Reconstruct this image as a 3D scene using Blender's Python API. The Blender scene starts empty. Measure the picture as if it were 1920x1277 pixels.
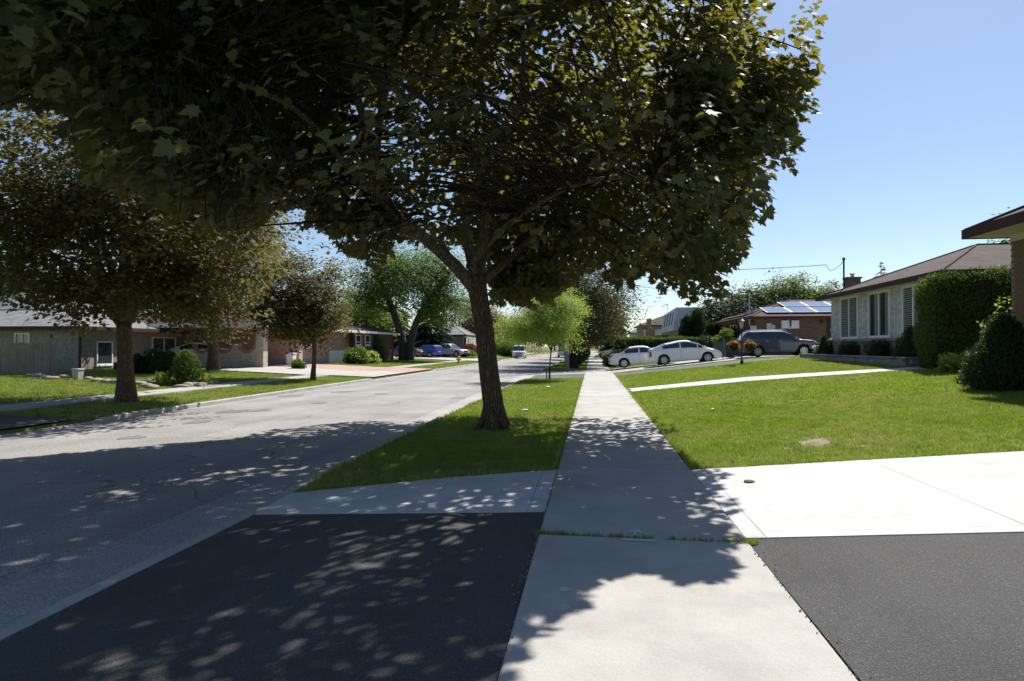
import bpy, math, random
import numpy as np
from mathutils import Vector, Matrix
random.seed(7); RNG = np.random.default_rng(11)
S = bpy.context.scene
COL = S.collection
rad = math.radians

# ------------------------------------------------------------------ camera, sky, sun, exposure
CAM_H = 1.6; FPX = 1150.0; YAW = rad(7.48); PITCH = rad(0.6)
cd = bpy.data.cameras.new('camera'); cam = bpy.data.objects.new('camera', cd); COL.objects.link(cam)
cd.sensor_width = 36.0; cd.lens = 36.0 * FPX / 1920.0; cd.clip_start = 0.05; cd.clip_end = 3000
cam.location = (0, 0, CAM_H); cam.rotation_euler = (rad(90) + PITCH, 0, YAW)
S.camera = cam
SUN_EL = rad(51); SUN_AZ = rad(27)          # azimuth measured from +Y (up the street) towards +X
w = bpy.data.worlds.new('World'); S.world = w; w.use_nodes = True
nt = w.node_tree; bg = nt.nodes['Background']
sky = nt.nodes.new('ShaderNodeTexSky'); sky.sky_type = 'NISHITA'; sky.sun_disc = False
sky.sun_elevation = SUN_EL; sky.sun_rotation = SUN_AZ; sky.air_density = 1.0; sky.dust_density = 0.5; sky.ozone_density = 3.0; sky.altitude = 100
nt.links.new(sky.outputs[0], bg.inputs[0]); bg.inputs[1].default_value = 0.076
sl = bpy.data.lights.new('sun', 'SUN'); sl.energy = 5.0; sl.angle = rad(0.53); sl.color = (1, 0.95, 0.87)
sun = bpy.data.objects.new('sun', sl); COL.objects.link(sun)
SUNV = Vector((math.sin(SUN_AZ) * math.cos(SUN_EL), math.cos(SUN_AZ) * math.cos(SUN_EL), math.sin(SUN_EL)))
sun.rotation_euler = SUNV.to_track_quat('Z', 'Y').to_euler(); sun.location = (20, 40, 60)
S.view_settings.view_transform = 'Standard'; S.view_settings.look = 'None'
S.view_settings.exposure = 0.75; S.view_settings.gamma = 1.0; S.view_settings.use_curve_mapping = False
S.render.engine = 'CYCLES'
S.cycles.max_bounces = 6; S.cycles.transparent_max_bounces = 8

# ------------------------------------------------------------------ pixels -> places
CR = Matrix.Rotation(YAW, 3, 'Z') @ Matrix.Rotation(rad(90) + PITCH, 3, 'X')
CO = Vector((0, 0, CAM_H))
def ray(px, py): return CR @ Vector(((px - 960) / FPX, -(py - 638.5) / FPX, -1.0))     # unit camera depth
def pd(px, py, d): return CO + ray(px, py) * d
def onY(px, py, Y): r = ray(px, py); return CO + r * (Y / r.y)
def onX(px, py, X): r = ray(px, py); return CO + r * (X / r.x)
def onZ(px, py, Z): r = ray(px, py); return CO + r * ((Z - CAM_H) / r.z)
def lerp(a, b, t): return a + (b - a) * t
def clamp(t, a=0., b=1.): return max(a, min(b, t))
SW0, SW1 = -0.45, 1.25            # near sidewalk
CB = -3.42                        # near kerb face
FC = -11.5                        # far kerb face
FS0, FS1 = -15.3, -14.0           # far sidewalk
def sst(a, b, t): t = clamp((t - a) / (b - a)); return t * t * (3 - 2 * t)
def kd(Y): return -.03 - .08 * (1 - sst(5.9, 7.6, Y)) - .08 * sst(31, 32.2, Y) * (1 - sst(41.5, 43, Y))      # kerb drops at the driveways
def gz(X, Y):
    if X >= SW1:
        t = clamp((Y - 20) / 16); s = lerp(.08, .115, t); zm = lerp(.86, 1.02, t); d = (X - SW1) * s
        return d if d < zm - .12 else zm - .12 + .12 * (1 - math.exp(-(d - zm + .12) / .12))
    if X >= SW0: return 0.0
    if X >= CB - .16: return lerp(0, kd(Y), (SW0 - X) / (SW0 - CB))
    if X > FC + .16: return rz(X)
    if X > FS1: return lerp(-.03, .06, (FC - X) / (FC - FS1))
    if X > FS0: return .06
    return .06 + .4 * (1 - math.exp(-(FS0 - X) * .06 / .4))
def rz(X): t = (X - (CB + FC) / 2) / ((CB - FC) / 2); return -.08 - .07 * t * t
def onG(px, py, dz=0):
    r = ray(px, py); z = 0.
    for i in range(25):
        p = CO + r * ((z - CAM_H) / r.z); z = lerp(z, gz(p.x, p.y) + dz, .7)
    return p
def proj(P):
    q = (P - np.array(CO)) @ np.array(CR)
    return 960 + FPX * q[:, 0] / -q[:, 2], 638.5 - FPX * q[:, 1] / -q[:, 2], -q[:, 2]
def inpoly(x, y, poly):
    ins = np.zeros(len(x), bool); n = len(poly)
    for i in range(n):
        x0, y0 = poly[i]; x1, y1 = poly[i - 1]
        if y0 == y1: continue
        c = ((y0 > y) != (y1 > y)) & (x < (x1 - x0) * (y - y0) / (y1 - y0) + x0); ins ^= c
    return ins

# ------------------------------------------------------------------ materials
MATS = {}
class NT:
    def __init__(s, name):
        s.m = bpy.data.materials.new(name); s.m.use_nodes = True; s.t = s.m.node_tree; s.b = s.t.nodes['Principled BSDF']; s.o = s.t.nodes['Material Output']
        MATS[name] = s.m
    def n(s, typ, **k):
        x = s.t.nodes.new(typ)
        for a, v in k.items():
            if a in ('op',): x.operation = v
            else: setattr(x, a, v)
        return x
    def l(s, a, b): s.t.links.new(a, b)
    def set(s, node, **k):
        for a, v in k.items(): node.inputs[a.replace('_', ' ')].default_value = v
    def math(s, op, a, b=None):
        x = s.n('ShaderNodeMath', op=op)
        for i, v in enumerate((a, b)):
            if v is None: continue
            if isinstance(v, (int, float)): x.inputs[i].default_value = v
            else: s.l(v, x.inputs[i])
        return x.outputs[0]
    def noise(s, scale, detail=4, vec=None, rough=.55):
        x = s.n('ShaderNodeTexNoise'); x.inputs['Scale'].default_value = scale; x.inputs['Detail'].default_value = detail; x.inputs['Roughness'].default_value = rough
        s.l(vec if vec else s.pos(), x.inputs['Vector']); return x.outputs['Fac']
    def pos(s):
        if not hasattr(s, '_p'): s._p = s.n('ShaderNodeNewGeometry').outputs['Position']
        return s._p
    def obj(s): return s.n('ShaderNodeTexCoord').outputs['Object']
    def ramp(s, fac, stops):
        x = s.n('ShaderNodeValToRGB'); e = x.color_ramp.elements
        while len(e) < len(stops): e.new(.5)
        for i, (p, c) in enumerate(stops): e[i].position = p; e[i].color = (*c, 1) if len(c) == 3 else c
        s.l(fac, x.inputs[0]); return x.outputs[0]
    def mix(s, fac, a, b, typ='MIX'):
        x = s.n('ShaderNodeMix', data_type='RGBA', blend_type=typ)
        for i, v in ((0, fac), (6, a), (7, b)):
            if isinstance(v, (int, float)): x.inputs[i].default_value = v
            elif isinstance(v, tuple): x.inputs[i].default_value = (*v, 1)
            else: s.l(v, x.inputs[i])
        return x.outputs[2]
    def bump(s, h, strength=.5, dist=.01):
        x = s.n('ShaderNodeBump'); x.inputs['Strength'].default_value = strength; x.inputs['Distance'].default_value = dist
        s.l(h, x.inputs['Height']); s.l(x.outputs[0], s.b.inputs['Normal'])
    def col(s, c, rough=.8, metal=0., spec=.3):
        if isinstance(c, tuple): s.b.inputs['Base Color'].default_value = (*c, 1)
        else: s.l(c, s.b.inputs['Base Color'])
        s.b.inputs['Roughness'].default_value = rough; s.b.inputs['Metallic'].default_value = metal; s.b.inputs['Specular IOR Level'].default_value = spec
    def wallvec(s, obj=False):
        sp = s.n('ShaderNodeSeparateXYZ'); s.l(s.pos(), sp.inputs[0]); c = s.n('ShaderNodeCombineXYZ')
        s.l(s.math('ADD', sp.outputs[0], sp.outputs[1]), c.inputs[0]); s.l(sp.outputs[2], c.inputs[1]); return c.outputs[0], sp

def plain(name, c, rough=.6, metal=0., spec=.3, var=.12, scale=6., bump=0.):
    m = NT(name); f = m.noise(scale, 5)
    m.col(m.mix(f, tuple(x * (1 - var) for x in c), tuple(min(1, x * (1 + var)) for x in c)), rough, metal, spec)
    if bump: m.bump(m.noise(scale * 8, 4), .5, bump)
    return m
def asphalt(name, c, spk, scale=90., rough=.9, big=.15, crack=False):
    m = NT(name); f = m.noise(scale, 3); g = m.noise(.55, 5); v = m.n('ShaderNodeTexVoronoi'); v.inputs['Scale'].default_value = scale; m.l(m.pos(), v.inputs['Vector'])
    base = m.mix(m.ramp(f, [(.42, (0, 0, 0)), (.62, (1, 1, 1))]), tuple(x * .75 for x in c), tuple(x * 1.3 for x in c))
    base = m.mix(m.ramp(v.outputs['Color'], [(.80, (0, 0, 0)), (.95, (1, 1, 1))]), base, spk)
    base = m.mix(m.ramp(g, [(.3, (1 - big,) * 3), (.7, (1 + big,) * 3)]), base, base, 'MULTIPLY') if False else base
    gg = m.ramp(g, [(.32, (1 - big * 1.6,) * 3), (.5, (1 - big * .4,) * 3), (.68, (1.08,) * 3)]); base = m.mix(1.0, base, gg, 'MULTIPLY')
    st = m.n('ShaderNodeMapping'); st.inputs['Scale'].default_value = (1.3, .05, 1); m.l(m.pos(), st.inputs['Vector'])
    tr = m.ramp(m.noise(1.0, 3, st.outputs[0]), [(.35, (.86,) * 3), (.65, (1,) * 3)]); base = m.mix(1.0, base, tr, 'MULTIPLY')
    if crack:
        nv = m.n('ShaderNodeTexNoise'); nv.inputs['Scale'].default_value = .7; m.l(m.pos(), nv.inputs['Vector'])
        ad = m.n('ShaderNodeVectorMath', operation='MULTIPLY_ADD'); m.l(nv.outputs['Color'], ad.inputs[0]); ad.inputs[1].default_value = (1.6,) * 3; m.l(m.pos(), ad.inputs[2])
        vc = m.n('ShaderNodeTexVoronoi', feature='DISTANCE_TO_EDGE'); vc.inputs['Scale'].default_value = .24; m.l(ad.outputs[0], vc.inputs['Vector'])
        ck = m.ramp(vc.outputs['Distance'], [(.0, (.45,) * 3), (.004, (1,) * 3)]); base = m.mix(1.0, base, ck, 'MULTIPLY')
    m.col(base, rough, 0, .25); m.bump(m.math('ADD', f, v.outputs['Distance']), .9, .006); return m
asphalt('new_asphalt', (.082, .081, .082), (.16, .16, .16), 120, .9)
asphalt('grey_asphalt', (.11, .11, .115), (.2, .2, .2), 85, .85)
asphalt('road_asphalt', (.31, .298, .287), (.42, .41, .39), 70, .9, .14, True)
asphalt('gutter_asphalt', (.36, .347, .335), (.45, .44, .43), 70, .9, .1)
asphalt('patch_asphalt', (.21, .205, .2), (.3, .3, .3), 70, .9)
def concrete(name, c, stain, sc=1.2, fine=.12):
    m = NT(name); oi = m.n('ShaderNodeObjectInfo')
    f = m.noise(120, 3); g = m.noise(sc, 6, rough=.65); r = m.noise(3.1, 2)
    b = m.mix(f, tuple(x * (1 - fine) for x in c), tuple(x * (1 + fine) for x in c))
    b = m.mix(1.0, b, m.ramp(g, [(.3, (.76,) * 3), (.5, (.93,) * 3), (.68, (1.04,) * 3)]), 'MULTIPLY')
    b = m.mix(m.ramp(r, [(.70, (0, 0, 0)), (.80, (.35,) * 3)]), b, stain)
    b = m.mix(1.0, b, m.ramp(oi.outputs['Random'], [(0, (.93,) * 3), (1, (1.03,) * 3)]), 'MULTIPLY')
    m.col(b, .88, 0, .2); m.bump(m.math('ADD', f, m.noise(35, 3)), .5, .004); return m
concrete('old_concrete', (.40, .387, .364), (.33, .25, .16), 1.2, .2)
concrete('new_concrete', (.54, .537, .527), (.6, .58, .54), 2.0, .06)
concrete('kerb_concrete', (.40, .39, .37), (.3, .25, .2), 1.5, .15)
def grassy(name):
    m = NT(name); g = m.noise(.35, 5); f = m.noise(40, 4); p = m.noise(1.6, 4)
    b = m.mix(f, (.06, .08, .02), (.15, .17, .045)); b = m.mix(m.ramp(g, [(.35, (0, 0, 0)), (.7, (.7,) * 3)]), b, (.2, .18, .07))
    b = m.mix(m.ramp(p, [(.62, (0, 0, 0)), (.75, (.5,) * 3)]), b, (.13, .1, .06))
    m.col(b, .95, 0, .1); m.bump(f, 1, .02); return m
grassy('turf')
plain('worn_soil', (.24, .2, .14), .95, 0, .1, .3, 9, .01); plain('soil', (.09, .065, .045), .95, 0, .1, .4, 12, .01)
def blade(name, a, b, dry, tr):
    m = NT(name); oi = m.n('ShaderNodeObjectInfo'); g = m.noise(.5, 4); h = m.noise(2.2, 3)
    c = m.mix(oi.outputs['Random'], a, b); c = m.mix(m.ramp(g, [(.38, (0, 0, 0)), (.66, (.85,) * 3)]), c, dry)
    c = m.mix(m.ramp(h, [(.5, (0, 0, 0)), (.75, (.5,) * 3)]), c, tuple(x * .7 for x in a))
    m.col(c, .55, 0, .25); t = m.n('ShaderNodeBsdfTranslucent'); m.l(m.mix(1.0, c, tr, 'MULTIPLY'), t.inputs[0])
    mx = m.n('ShaderNodeMixShader'); mx.inputs[0].default_value = .42; m.l(m.b.outputs[0], mx.inputs[1]); m.l(t.outputs[0], mx.inputs[2]); m.l(mx.outputs[0], m.o.inputs[0]); return m
blade('grass_blade', (.175, .255, .03), (.25, .315, .06), (.31, .315, .12), (1.2, 1.3, .75))
def leaf(name, a, b, tr, tf=.35, rough=.65, spec=.12):
    m = NT(name); g = m.n('ShaderNodeNewGeometry'); rnd = g.outputs['Random Per Island']
    c = m.mix(rnd, a, b); m.col(c, rough, 0, spec)
    t = m.n('ShaderNodeBsdfTranslucent'); m.l(m.mix(m.math('FRACT', m.math('MULTIPLY', rnd, 7.3)), tr, tuple(x * .55 for x in tr)), t.inputs[0])
    mx = m.n('ShaderNodeMixShader'); mx.inputs[0].default_value = tf; m.l(m.b.outputs[0], mx.inputs[1]); m.l(t.outputs[0], mx.inputs[2]); m.l(mx.outputs[0], m.o.inputs[0]); return m
leaf('maple_leaf', (.029, .047, .033), (.07, .072, .036), (.36, .33, .04), .37, .55, .2)
leaf('bronze_leaf', (.04, .046, .022), (.10, .092, .042), (.29, .25, .05), .35, .6, .15)
leaf('row_leaf', (.03, .038, .018), (.07, .068, .03), (.14, .14, .03), .28, .65, .12)
leaf('green_leaf', (.045, .085, .022), (.10, .16, .04), (.26, .38, .05), .4)
leaf('dark_green_leaf', (.015, .032, .012), (.035, .06, .018), (.08, .14, .02), .25)
leaf('locust_leaf', (.15, .24, .04), (.26, .36, .08), (.55, .68, .12), .48, .6, .15)
leaf('cedar_leaf', (.045, .085, .016), (.095, .15, .03), (.18, .28, .03), .3, .6, .2)
leaf('spruce_needle', (.022, .042, .032), (.055, .085, .07), (.05, .08, .04), .15)
leaf('yew_leaf', (.022, .042, .016), (.05, .08, .028), (.08, .13, .03), .22, .6, .2)
leaf('lime_leaf', (.16, .22, .04), (.28, .30, .08), (.45, .5, .08), .4)
leaf('red_leaf', (.12, .02, .02), (.22, .05, .05), (.3, .05, .03), .3)
leaf('petal_red', (.5, .03, .01), (.65, .09, .02), (.6, .1, .02), .3)
leaf('petal_white', (.6, .6, .6), (.75, .72, .74), (.5, .5, .5), .3)
def bark(name, a, b, sc=9):
    m = NT(name); mp = m.n('ShaderNodeMapping'); mp.inputs['Scale'].default_value = (1, 1, .16); m.l(m.pos(), mp.inputs['Vector'])
    f = m.noise(sc * 2.2, 6, mp.outputs[0], .7); g = m.noise(1.4, 3)
    v = m.n('ShaderNodeTexVoronoi', feature='DISTANCE_TO_EDGE'); v.inputs['Scale'].default_value = sc * 2.4
    wv = m.n('ShaderNodeVectorMath', operation='MULTIPLY_ADD'); nn = m.n('ShaderNodeTexNoise'); nn.inputs['Scale'].default_value = 5; m.l(m.pos(), nn.inputs['Vector'])
    m.l(nn.outputs['Color'], wv.inputs[0]); wv.inputs[1].default_value = (.12, .12, .12); m.l(mp.outputs[0], wv.inputs[2]); m.l(wv.outputs[0], v.inputs['Vector'])
    e = m.ramp(v.outputs['Distance'], [(0, (0, 0, 0)), (.25, (1, 1, 1))])
    c = m.mix(f, a, b); c = m.mix(1.0, c, m.ramp(e, [(0, (.45,) * 3), (1, (1,) * 3)]), 'MULTIPLY'); c = m.mix(m.ramp(g, [(.5, (0, 0, 0)), (.8, (.35,) * 3)]), c, (.09, .10, .05))
    m.col(c, .92, 0, .1); m.bump(m.math('ADD', f, m.math('MULTIPLY', e, 1.4)), 1., .02); return m
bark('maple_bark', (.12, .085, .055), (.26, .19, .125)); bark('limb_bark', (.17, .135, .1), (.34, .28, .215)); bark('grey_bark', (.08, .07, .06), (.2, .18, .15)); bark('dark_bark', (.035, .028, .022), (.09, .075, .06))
def brick(name, a, b, mortar, wd=.215, ht=.075, bump=.006):
    m = NT(name); v, sp = m.wallvec(); t = m.n('ShaderNodeTexBrick'); m.l(v, t.inputs['Vector'])
    for k, q in (('Color1', (*a, 1)), ('Color2', (*b, 1)), ('Mortar', (*mortar, 1)), ('Scale', 1.), ('Mortar Size', .007), ('Bias', 0.), ('Brick Width', wd), ('Row Height', ht), ('Mortar Smooth', .2)): t.inputs[k].default_value = q
    c = m.mix(1.0, t.outputs['Color'], m.ramp(m.noise(5, 5), [(.3, (.75,) * 3), (.7, (1.1,) * 3)]), 'MULTIPLY')
    m.col(c, .88, 0, .15); m.bump(m.math('SUBTRACT', m.math('MULTIPLY', m.noise(60, 3), .3), t.outputs['Fac']), .8, bump); return m
brick('brown_brick', (.155, .10, .065), (.23, .155, .10), (.27, .24, .2)); brick('red_brick', (.31, .13, .09), (.4, .18, .13), (.36, .28, .24))
brick('dark_brick', (.14, .075, .055), (.2, .11, .08), (.22, .19, .17)); brick('pink_brick', (.48, .29, .23), (.56, .35, .28), (.5, .42, .36))
brick('beige_brick', (.26, .235, .20), (.33, .30, .255), (.3, .28, .26)); brick('grey_stone', (.50, .49, .48), (.66, .65, .63), (.42, .41, .40), .34, .10, .015)
brick('tan_stone', (.46, .39, .32), (.6, .52, .44), (.42, .36, .3), .45, .09, .012); brick('block_stone', (.27, .26, .245), (.34, .33, .31), (.16, .155, .15), .42, .16, .012)
brick('pink_paver', (.42, .27, .23), (.5, .33, .28), (.36, .26, .22), .2, .1)
def field(name, a, b, mortar):
    m = NT(name); v = m.n('ShaderNodeTexVoronoi', feature='DISTANCE_TO_EDGE'); v.inputs['Scale'].default_value = 4.2; m.l(m.pos(), v.inputs['Vector'])
    v2 = m.n('ShaderNodeTexVoronoi'); v2.inputs['Scale'].default_value = 4.2; m.l(m.pos(), v2.inputs['Vector'])
    sp = m.n('ShaderNodeSeparateColor'); m.l(v2.outputs['Color'], sp.inputs[0]); c = m.mix(sp.outputs[0], a, b)
    e = m.ramp(v.outputs['Distance'], [(.0, (0, 0, 0)), (.07, (1, 1, 1))]); c = m.mix(e, mortar, c); m.col(c, .9, 0, .15); m.bump(e, .8, .02)
field('field_stone', (.13, .11, .10), (.30, .26, .23), (.2, .19, .18))
def shingle(name, a, b):
    m = NT(name); v, sp = m.wallvec(); t = m.n('ShaderNodeTexBrick'); m.l(v, t.inputs['Vector'])
    for k, q in (('Color1', (*a, 1)), ('Color2', (*b, 1)), ('Mortar', (*[x * .5 for x in a], 1)), ('Scale', 1.), ('Mortar Size', .004), ('Brick Width', .3), ('Row Height', .06)): t.inputs[k].default_value = q
    c = m.mix(1.0, t.outputs['Color'], m.ramp(m.noise(1.2, 5), [(.3, (.8,) * 3), (.7, (1.1,) * 3)]), 'MULTIPLY'); m.col(c, .92, 0, .15); m.bump(m.math('ADD', t.outputs['Fac'], m.noise(90, 2)), .6, .006)
shingle('brown_shingle', (.06, .045, .04), (.10, .078, .07)); shingle('grey_shingle', (.17, .17, .175), (.25, .25, .255)); shingle('red_brown_shingle', (.075, .045, .038), (.115, .07, .06))
def clap(name, c, h=.11):
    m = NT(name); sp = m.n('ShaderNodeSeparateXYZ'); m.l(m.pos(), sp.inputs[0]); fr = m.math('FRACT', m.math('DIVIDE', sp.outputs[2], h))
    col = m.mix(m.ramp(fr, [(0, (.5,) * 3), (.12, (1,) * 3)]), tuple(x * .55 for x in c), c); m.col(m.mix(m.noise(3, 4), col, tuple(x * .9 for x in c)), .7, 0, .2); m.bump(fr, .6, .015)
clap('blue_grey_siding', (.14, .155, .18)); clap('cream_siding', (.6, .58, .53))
plain('white_paint', (.74, .74, .73), .45, 0, .4, .04); plain('cream_paint', (.56, .53, .46), .6, 0, .3, .06); plain('brown_trim', (.07, .036, .026), .7, 0, .12); plain('dark_trim', (.03, .028, .028), .5)
plain('dark_interior', (.045, .05, .052), .9, 0, .1); plain('blind_white', (.46, .47, .46), .7); plain('weathered_wood', (.23, .195, .165), .9, 0, .1, .35, 3, .004)
plain('grey_parge', (.27, .29, .32), .85, 0, .15, .1); plain('mansard_white', (.60, .61, .63), .6, 0, .3, .05); plain('rock', (.27, .24, .2), .95, 0, .1, .3, 5, .02)
plain('pole_wood', (.20, .185, .17), .92, 0, .1, .25, 4, .01); plain('galvanised', (.42, .43, .44), .45, .6); plain('meter_grey', (.5, .51, .52), .5); plain('black_plastic', (.022, .023, .026), .5, 0, .4)
plain('navy_plastic', (.03, .035, .06), .45, 0, .4); plain('green_plastic', (.03, .07, .05), .5, 0, .4); plain('tyre', (.018, .018, .018), .85, 0, .2); plain('rim_metal', (.5, .51, .53), .3, .8); plain('lamp_black', (.012, .012, .013), .4, 0, .5)
plain('hydrant_yellow', (.62, .42, .03), .5, 0, .4); plain('rust_iron', (.07, .045, .03), .8, .3); plain('paint_mark', (.47, .49, .53), .8, 0, .1, .3, 40); plain('cable', (.03, .03, .03), .7)
plain('red_lens', (.35, .012, .012), .2, 0, .5, .05); plain('clear_lens', (.62, .65, .68), .12, 0, .6, .05); plain('cutin_dark', (.02, .02, .02), .9); plain('terracotta', (.3, .13, .08), .8); plain('stone_pot', (.42, .40, .37), .9, 0, .1, .2, 9)
plain('panel_white', (.75, .75, .75), .5); plain('plate_white', (.7, .7, .72), .5); plain('reveal_green', (.25, .3, .27), .6); plain('skin_metal', (.6, .6, .6), .35, .9); plain('litter', (.75, .73, .68), .8)
def glass(name, c, rough=.04):
    m = NT(name); m.col(c, rough, 0, .9); m.b.inputs['Coat Weight'].default_value = .6; m.b.inputs['Coat Roughness'].default_value = .02
glass('window_glass', (.035, .042, .05)); glass('car_glass', (.018, .022, .026)); glass('lamp_glass', (.5, .52, .55), .15)
def clear_glass(name):
    m = NT(name); t = m.n('ShaderNodeBsdfTransparent'); t.inputs[0].default_value = (.9, .92, .92, 1); g = m.n('ShaderNodeBsdfGlossy'); g.inputs['Roughness'].default_value = .02
    lw = m.n('ShaderNodeLayerWeight'); fc = m.math('ADD', m.math('MULTIPLY', m.math('POWER', lw.outputs['Facing'], 3.0), .3), .03); mx = m.n('ShaderNodeMixShader'); m.l(fc, mx.inputs[0]); m.l(t.outputs[0], mx.inputs[1]); m.l(g.outputs[0], mx.inputs[2]); m.l(mx.outputs[0], m.o.inputs[0])
clear_glass('clear_glass')
def solar(name):
    m = NT(name); m.col(m.mix(m.noise(9, 2), (.06, .075, .13), (.085, .10, .165)), .12, .1, .8); m.b.inputs['Coat Weight'].default_value = .8
solar('solar_cell')
def carpaint(name, c, metal=.0):
    m = NT(name); m.col(m.mix(m.noise(3, 4), c, tuple(x * .93 for x in c)), .35, metal, .5); m.b.inputs['Coat Weight'].default_value = 1; m.b.inputs['Coat Roughness'].default_value = .04
carpaint('car_white', (.85, .86, .87)); carpaint('car_silver', (.76, .78, .8), .1); carpaint('car_slate', (.05, .065, .105), .2); carpaint('car_black', (.015, .016, .02)); carpaint('car_blue', (.02, .07, .42), .1); carpaint('car_grey', (.4, .42, .45), .3); carpaint('car_maroon', (.06, .012, .015))
def M(n): return MATS[n]

# ------------------------------------------------------------------ mesh helpers
def origin_of(o):
    v = Vector()
    while o: v += o.location; o = o.parent
    return v
def link(name, me, mat=None, parent=None, smooth=False, kind=None):
    o = bpy.data.objects.new(name, me); COL.objects.link(o)
    if mat: me.materials.append(M(mat))
    if smooth:
        me.polygons.foreach_set('use_smooth', [True] * len(me.polygons))
        if smooth != 'all': me.set_sharp_from_angle(angle=rad(38))
    if parent: o.parent = parent
    if kind: o['kind'] = kind
    return o
def tag(o, label, cat, group=None):
    o['label'] = label; o['category'] = cat
    if group: o['group'] = group
    return o
def thing(name, label, cat, loc, rotz=0, group=None):
    o = bpy.data.objects.new(name, None); COL.objects.link(o); o.empty_display_size = .2; o.location = loc; o.rotation_euler = (0, 0, rotz)
    return tag(o, label, cat, group)
class MB:
    def __init__(s): s.v = []; s.f = []
    def add(s, vs, fs):
        b = len(s.v); s.v += [tuple(v) for v in vs]; s.f += [tuple(i + b for i in f) for f in fs]; return s
    def box(s, x0, x1, y0, y1, z0, z1, c=0):
        if x0 > x1: x0, x1 = x1, x0
        if y0 > y1: y0, y1 = y1, y0
        if c:
            return s.prism([(x0 + c, y0), (x1 - c, y0), (x1, y0 + c), (x1, y1 - c), (x1 - c, y1), (x0 + c, y1), (x0, y1 - c), (x0, y0 + c)], z0, z1, c)
        return s.add([(x0, y0, z0), (x1, y0, z0), (x1, y1, z0), (x0, y1, z0), (x0, y0, z1), (x1, y0, z1), (x1, y1, z1), (x0, y1, z1)], [(0, 3, 2, 1), (4, 5, 6, 7), (0, 1, 5, 4), (1, 2, 6, 5), (2, 3, 7, 6), (3, 0, 4, 7)])
    def prism(s, poly, z0, z1, c=0):
        n = len(poly)
        if c:
            cx = sum(p[0] for p in poly) / n; cy = sum(p[1] for p in poly) / n
            def ins(p): d = math.hypot(p[0] - cx, p[1] - cy) or 1; k = 1 - c / d; return (cx + (p[0] - cx) * k, cy + (p[1] - cy) * k)
            vs = [(*p, z0) for p in poly] + [(*p, z1 - c) for p in poly] + [(*ins(p), z1) for p in poly]
            fs = [tuple(reversed(range(n))), tuple(range(2 * n, 3 * n))]
            for k in (0, 1): fs += [(k * n + i, k * n + (i + 1) % n, (k + 1) * n + (i + 1) % n, (k + 1) * n + i) for i in range(n)]
            return s.add(vs, fs)
        vs = [(*p, z0) for p in poly] + [(*p, z1) for p in poly]
        return s.add(vs, [tuple(reversed(range(n))), tuple(range(n, 2 * n))] + [(i, (i + 1) % n, (i + 1) % n + n, i + n) for i in range(n)])
    def slab3(s, top, th):                       # top: list of 3D points ccw
        n = len(top); return s.add([tuple(p) for p in top] + [(p[0], p[1], p[2] - th) for p in top], [tuple(range(n)), tuple(reversed(range(n, 2 * n)))] + [(i + n, (i + 1) % n + n, (i + 1) % n, i) for i in range(n)])
    def tube(s, pts, radii, n=8, cap=True):
        pts = [Vector(p) for p in pts]; b = len(s.v); ref = None
        for i, p in enumerate(pts):
            d = (pts[min(i + 1, len(pts) - 1)] - pts[max(i - 1, 0)]).normalized()
            if ref is None: ref = d.orthogonal().normalized()
            ref = (ref - d * ref.dot(d)).normalized(); q = d.cross(ref); r = radii[i] if hasattr(radii, '__len__') else radii
            for k in range(n): a = 2 * math.pi * k / n; s.v.append(tuple(p + (ref * math.cos(a) + q * math.sin(a)) * r))
        for i in range(len(pts) - 1):
            for k in range(n): s.f.append((b + i * n + k, b + i * n + (k + 1) % n, b + (i + 1) * n + (k + 1) % n, b + (i + 1) * n + k))
        if cap: s.f.append(tuple(b + k for k in reversed(range(n)))); s.f.append(tuple(b + (len(pts) - 1) * n + k for k in range(n)))
        return s
    def lathe(s, prof, c=(0, 0, 0), n=16, axis='z'):
        b = len(s.v)
        for r, h in prof:
            for k in range(n):
                a = 2 * math.pi * k / n; u, v = r * math.cos(a), r * math.sin(a)
                s.v.append((c[0] + u, c[1] + v, c[2] + h) if axis == 'z' else (c[0] + u, c[1] + h, c[2] + v) if axis == 'y' else (c[0] + h, c[1] + u, c[2] + v))
        for i in range(len(prof) - 1):
            for k in range(n): s.f.append((b + i * n + k, b + i * n + (k + 1) % n, b + (i + 1) * n + (k + 1) % n, b + (i + 1) * n + k))
        s.f.append(tuple(b + k for k in reversed(range(n)))); s.f.append(tuple(b + (len(prof) - 1) * n + k for k in range(n))); return s
    def build(s, name, mat, parent=None, smooth=False, world=True, kind=None):
        o = origin_of(parent) if (parent and world) else Vector()
        me = bpy.data.meshes.new(name); me.from_pydata([(v[0] - o.x, v[1] - o.y, v[2] - o.z) for v in s.v], [], s.f); me.update()
        return link(name, me, mat, parent, smooth, kind)
def np_mesh(name, V, F, k):                      # V (n,3), F flat indices with k verts per face
    me = bpy.data.meshes.new(name); nf = len(F) // k
    me.vertices.add(len(V)); me.vertices.foreach_set('co', np.asarray(V, np.float32).ravel())
    me.loops.add(len(F)); me.loops.foreach_set('vertex_index', np.asarray(F, np.int32)); me.polygons.add(nf); me.polygons.foreach_set('loop_start', np.arange(0, nf * k, k, dtype=np.int32))
    me.update(calc_edges=True); return me
def structure(name, mb, mat, smooth=False):
    o = mb.build(name, mat, None, smooth); o['kind'] = 'structure'; return o
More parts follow.
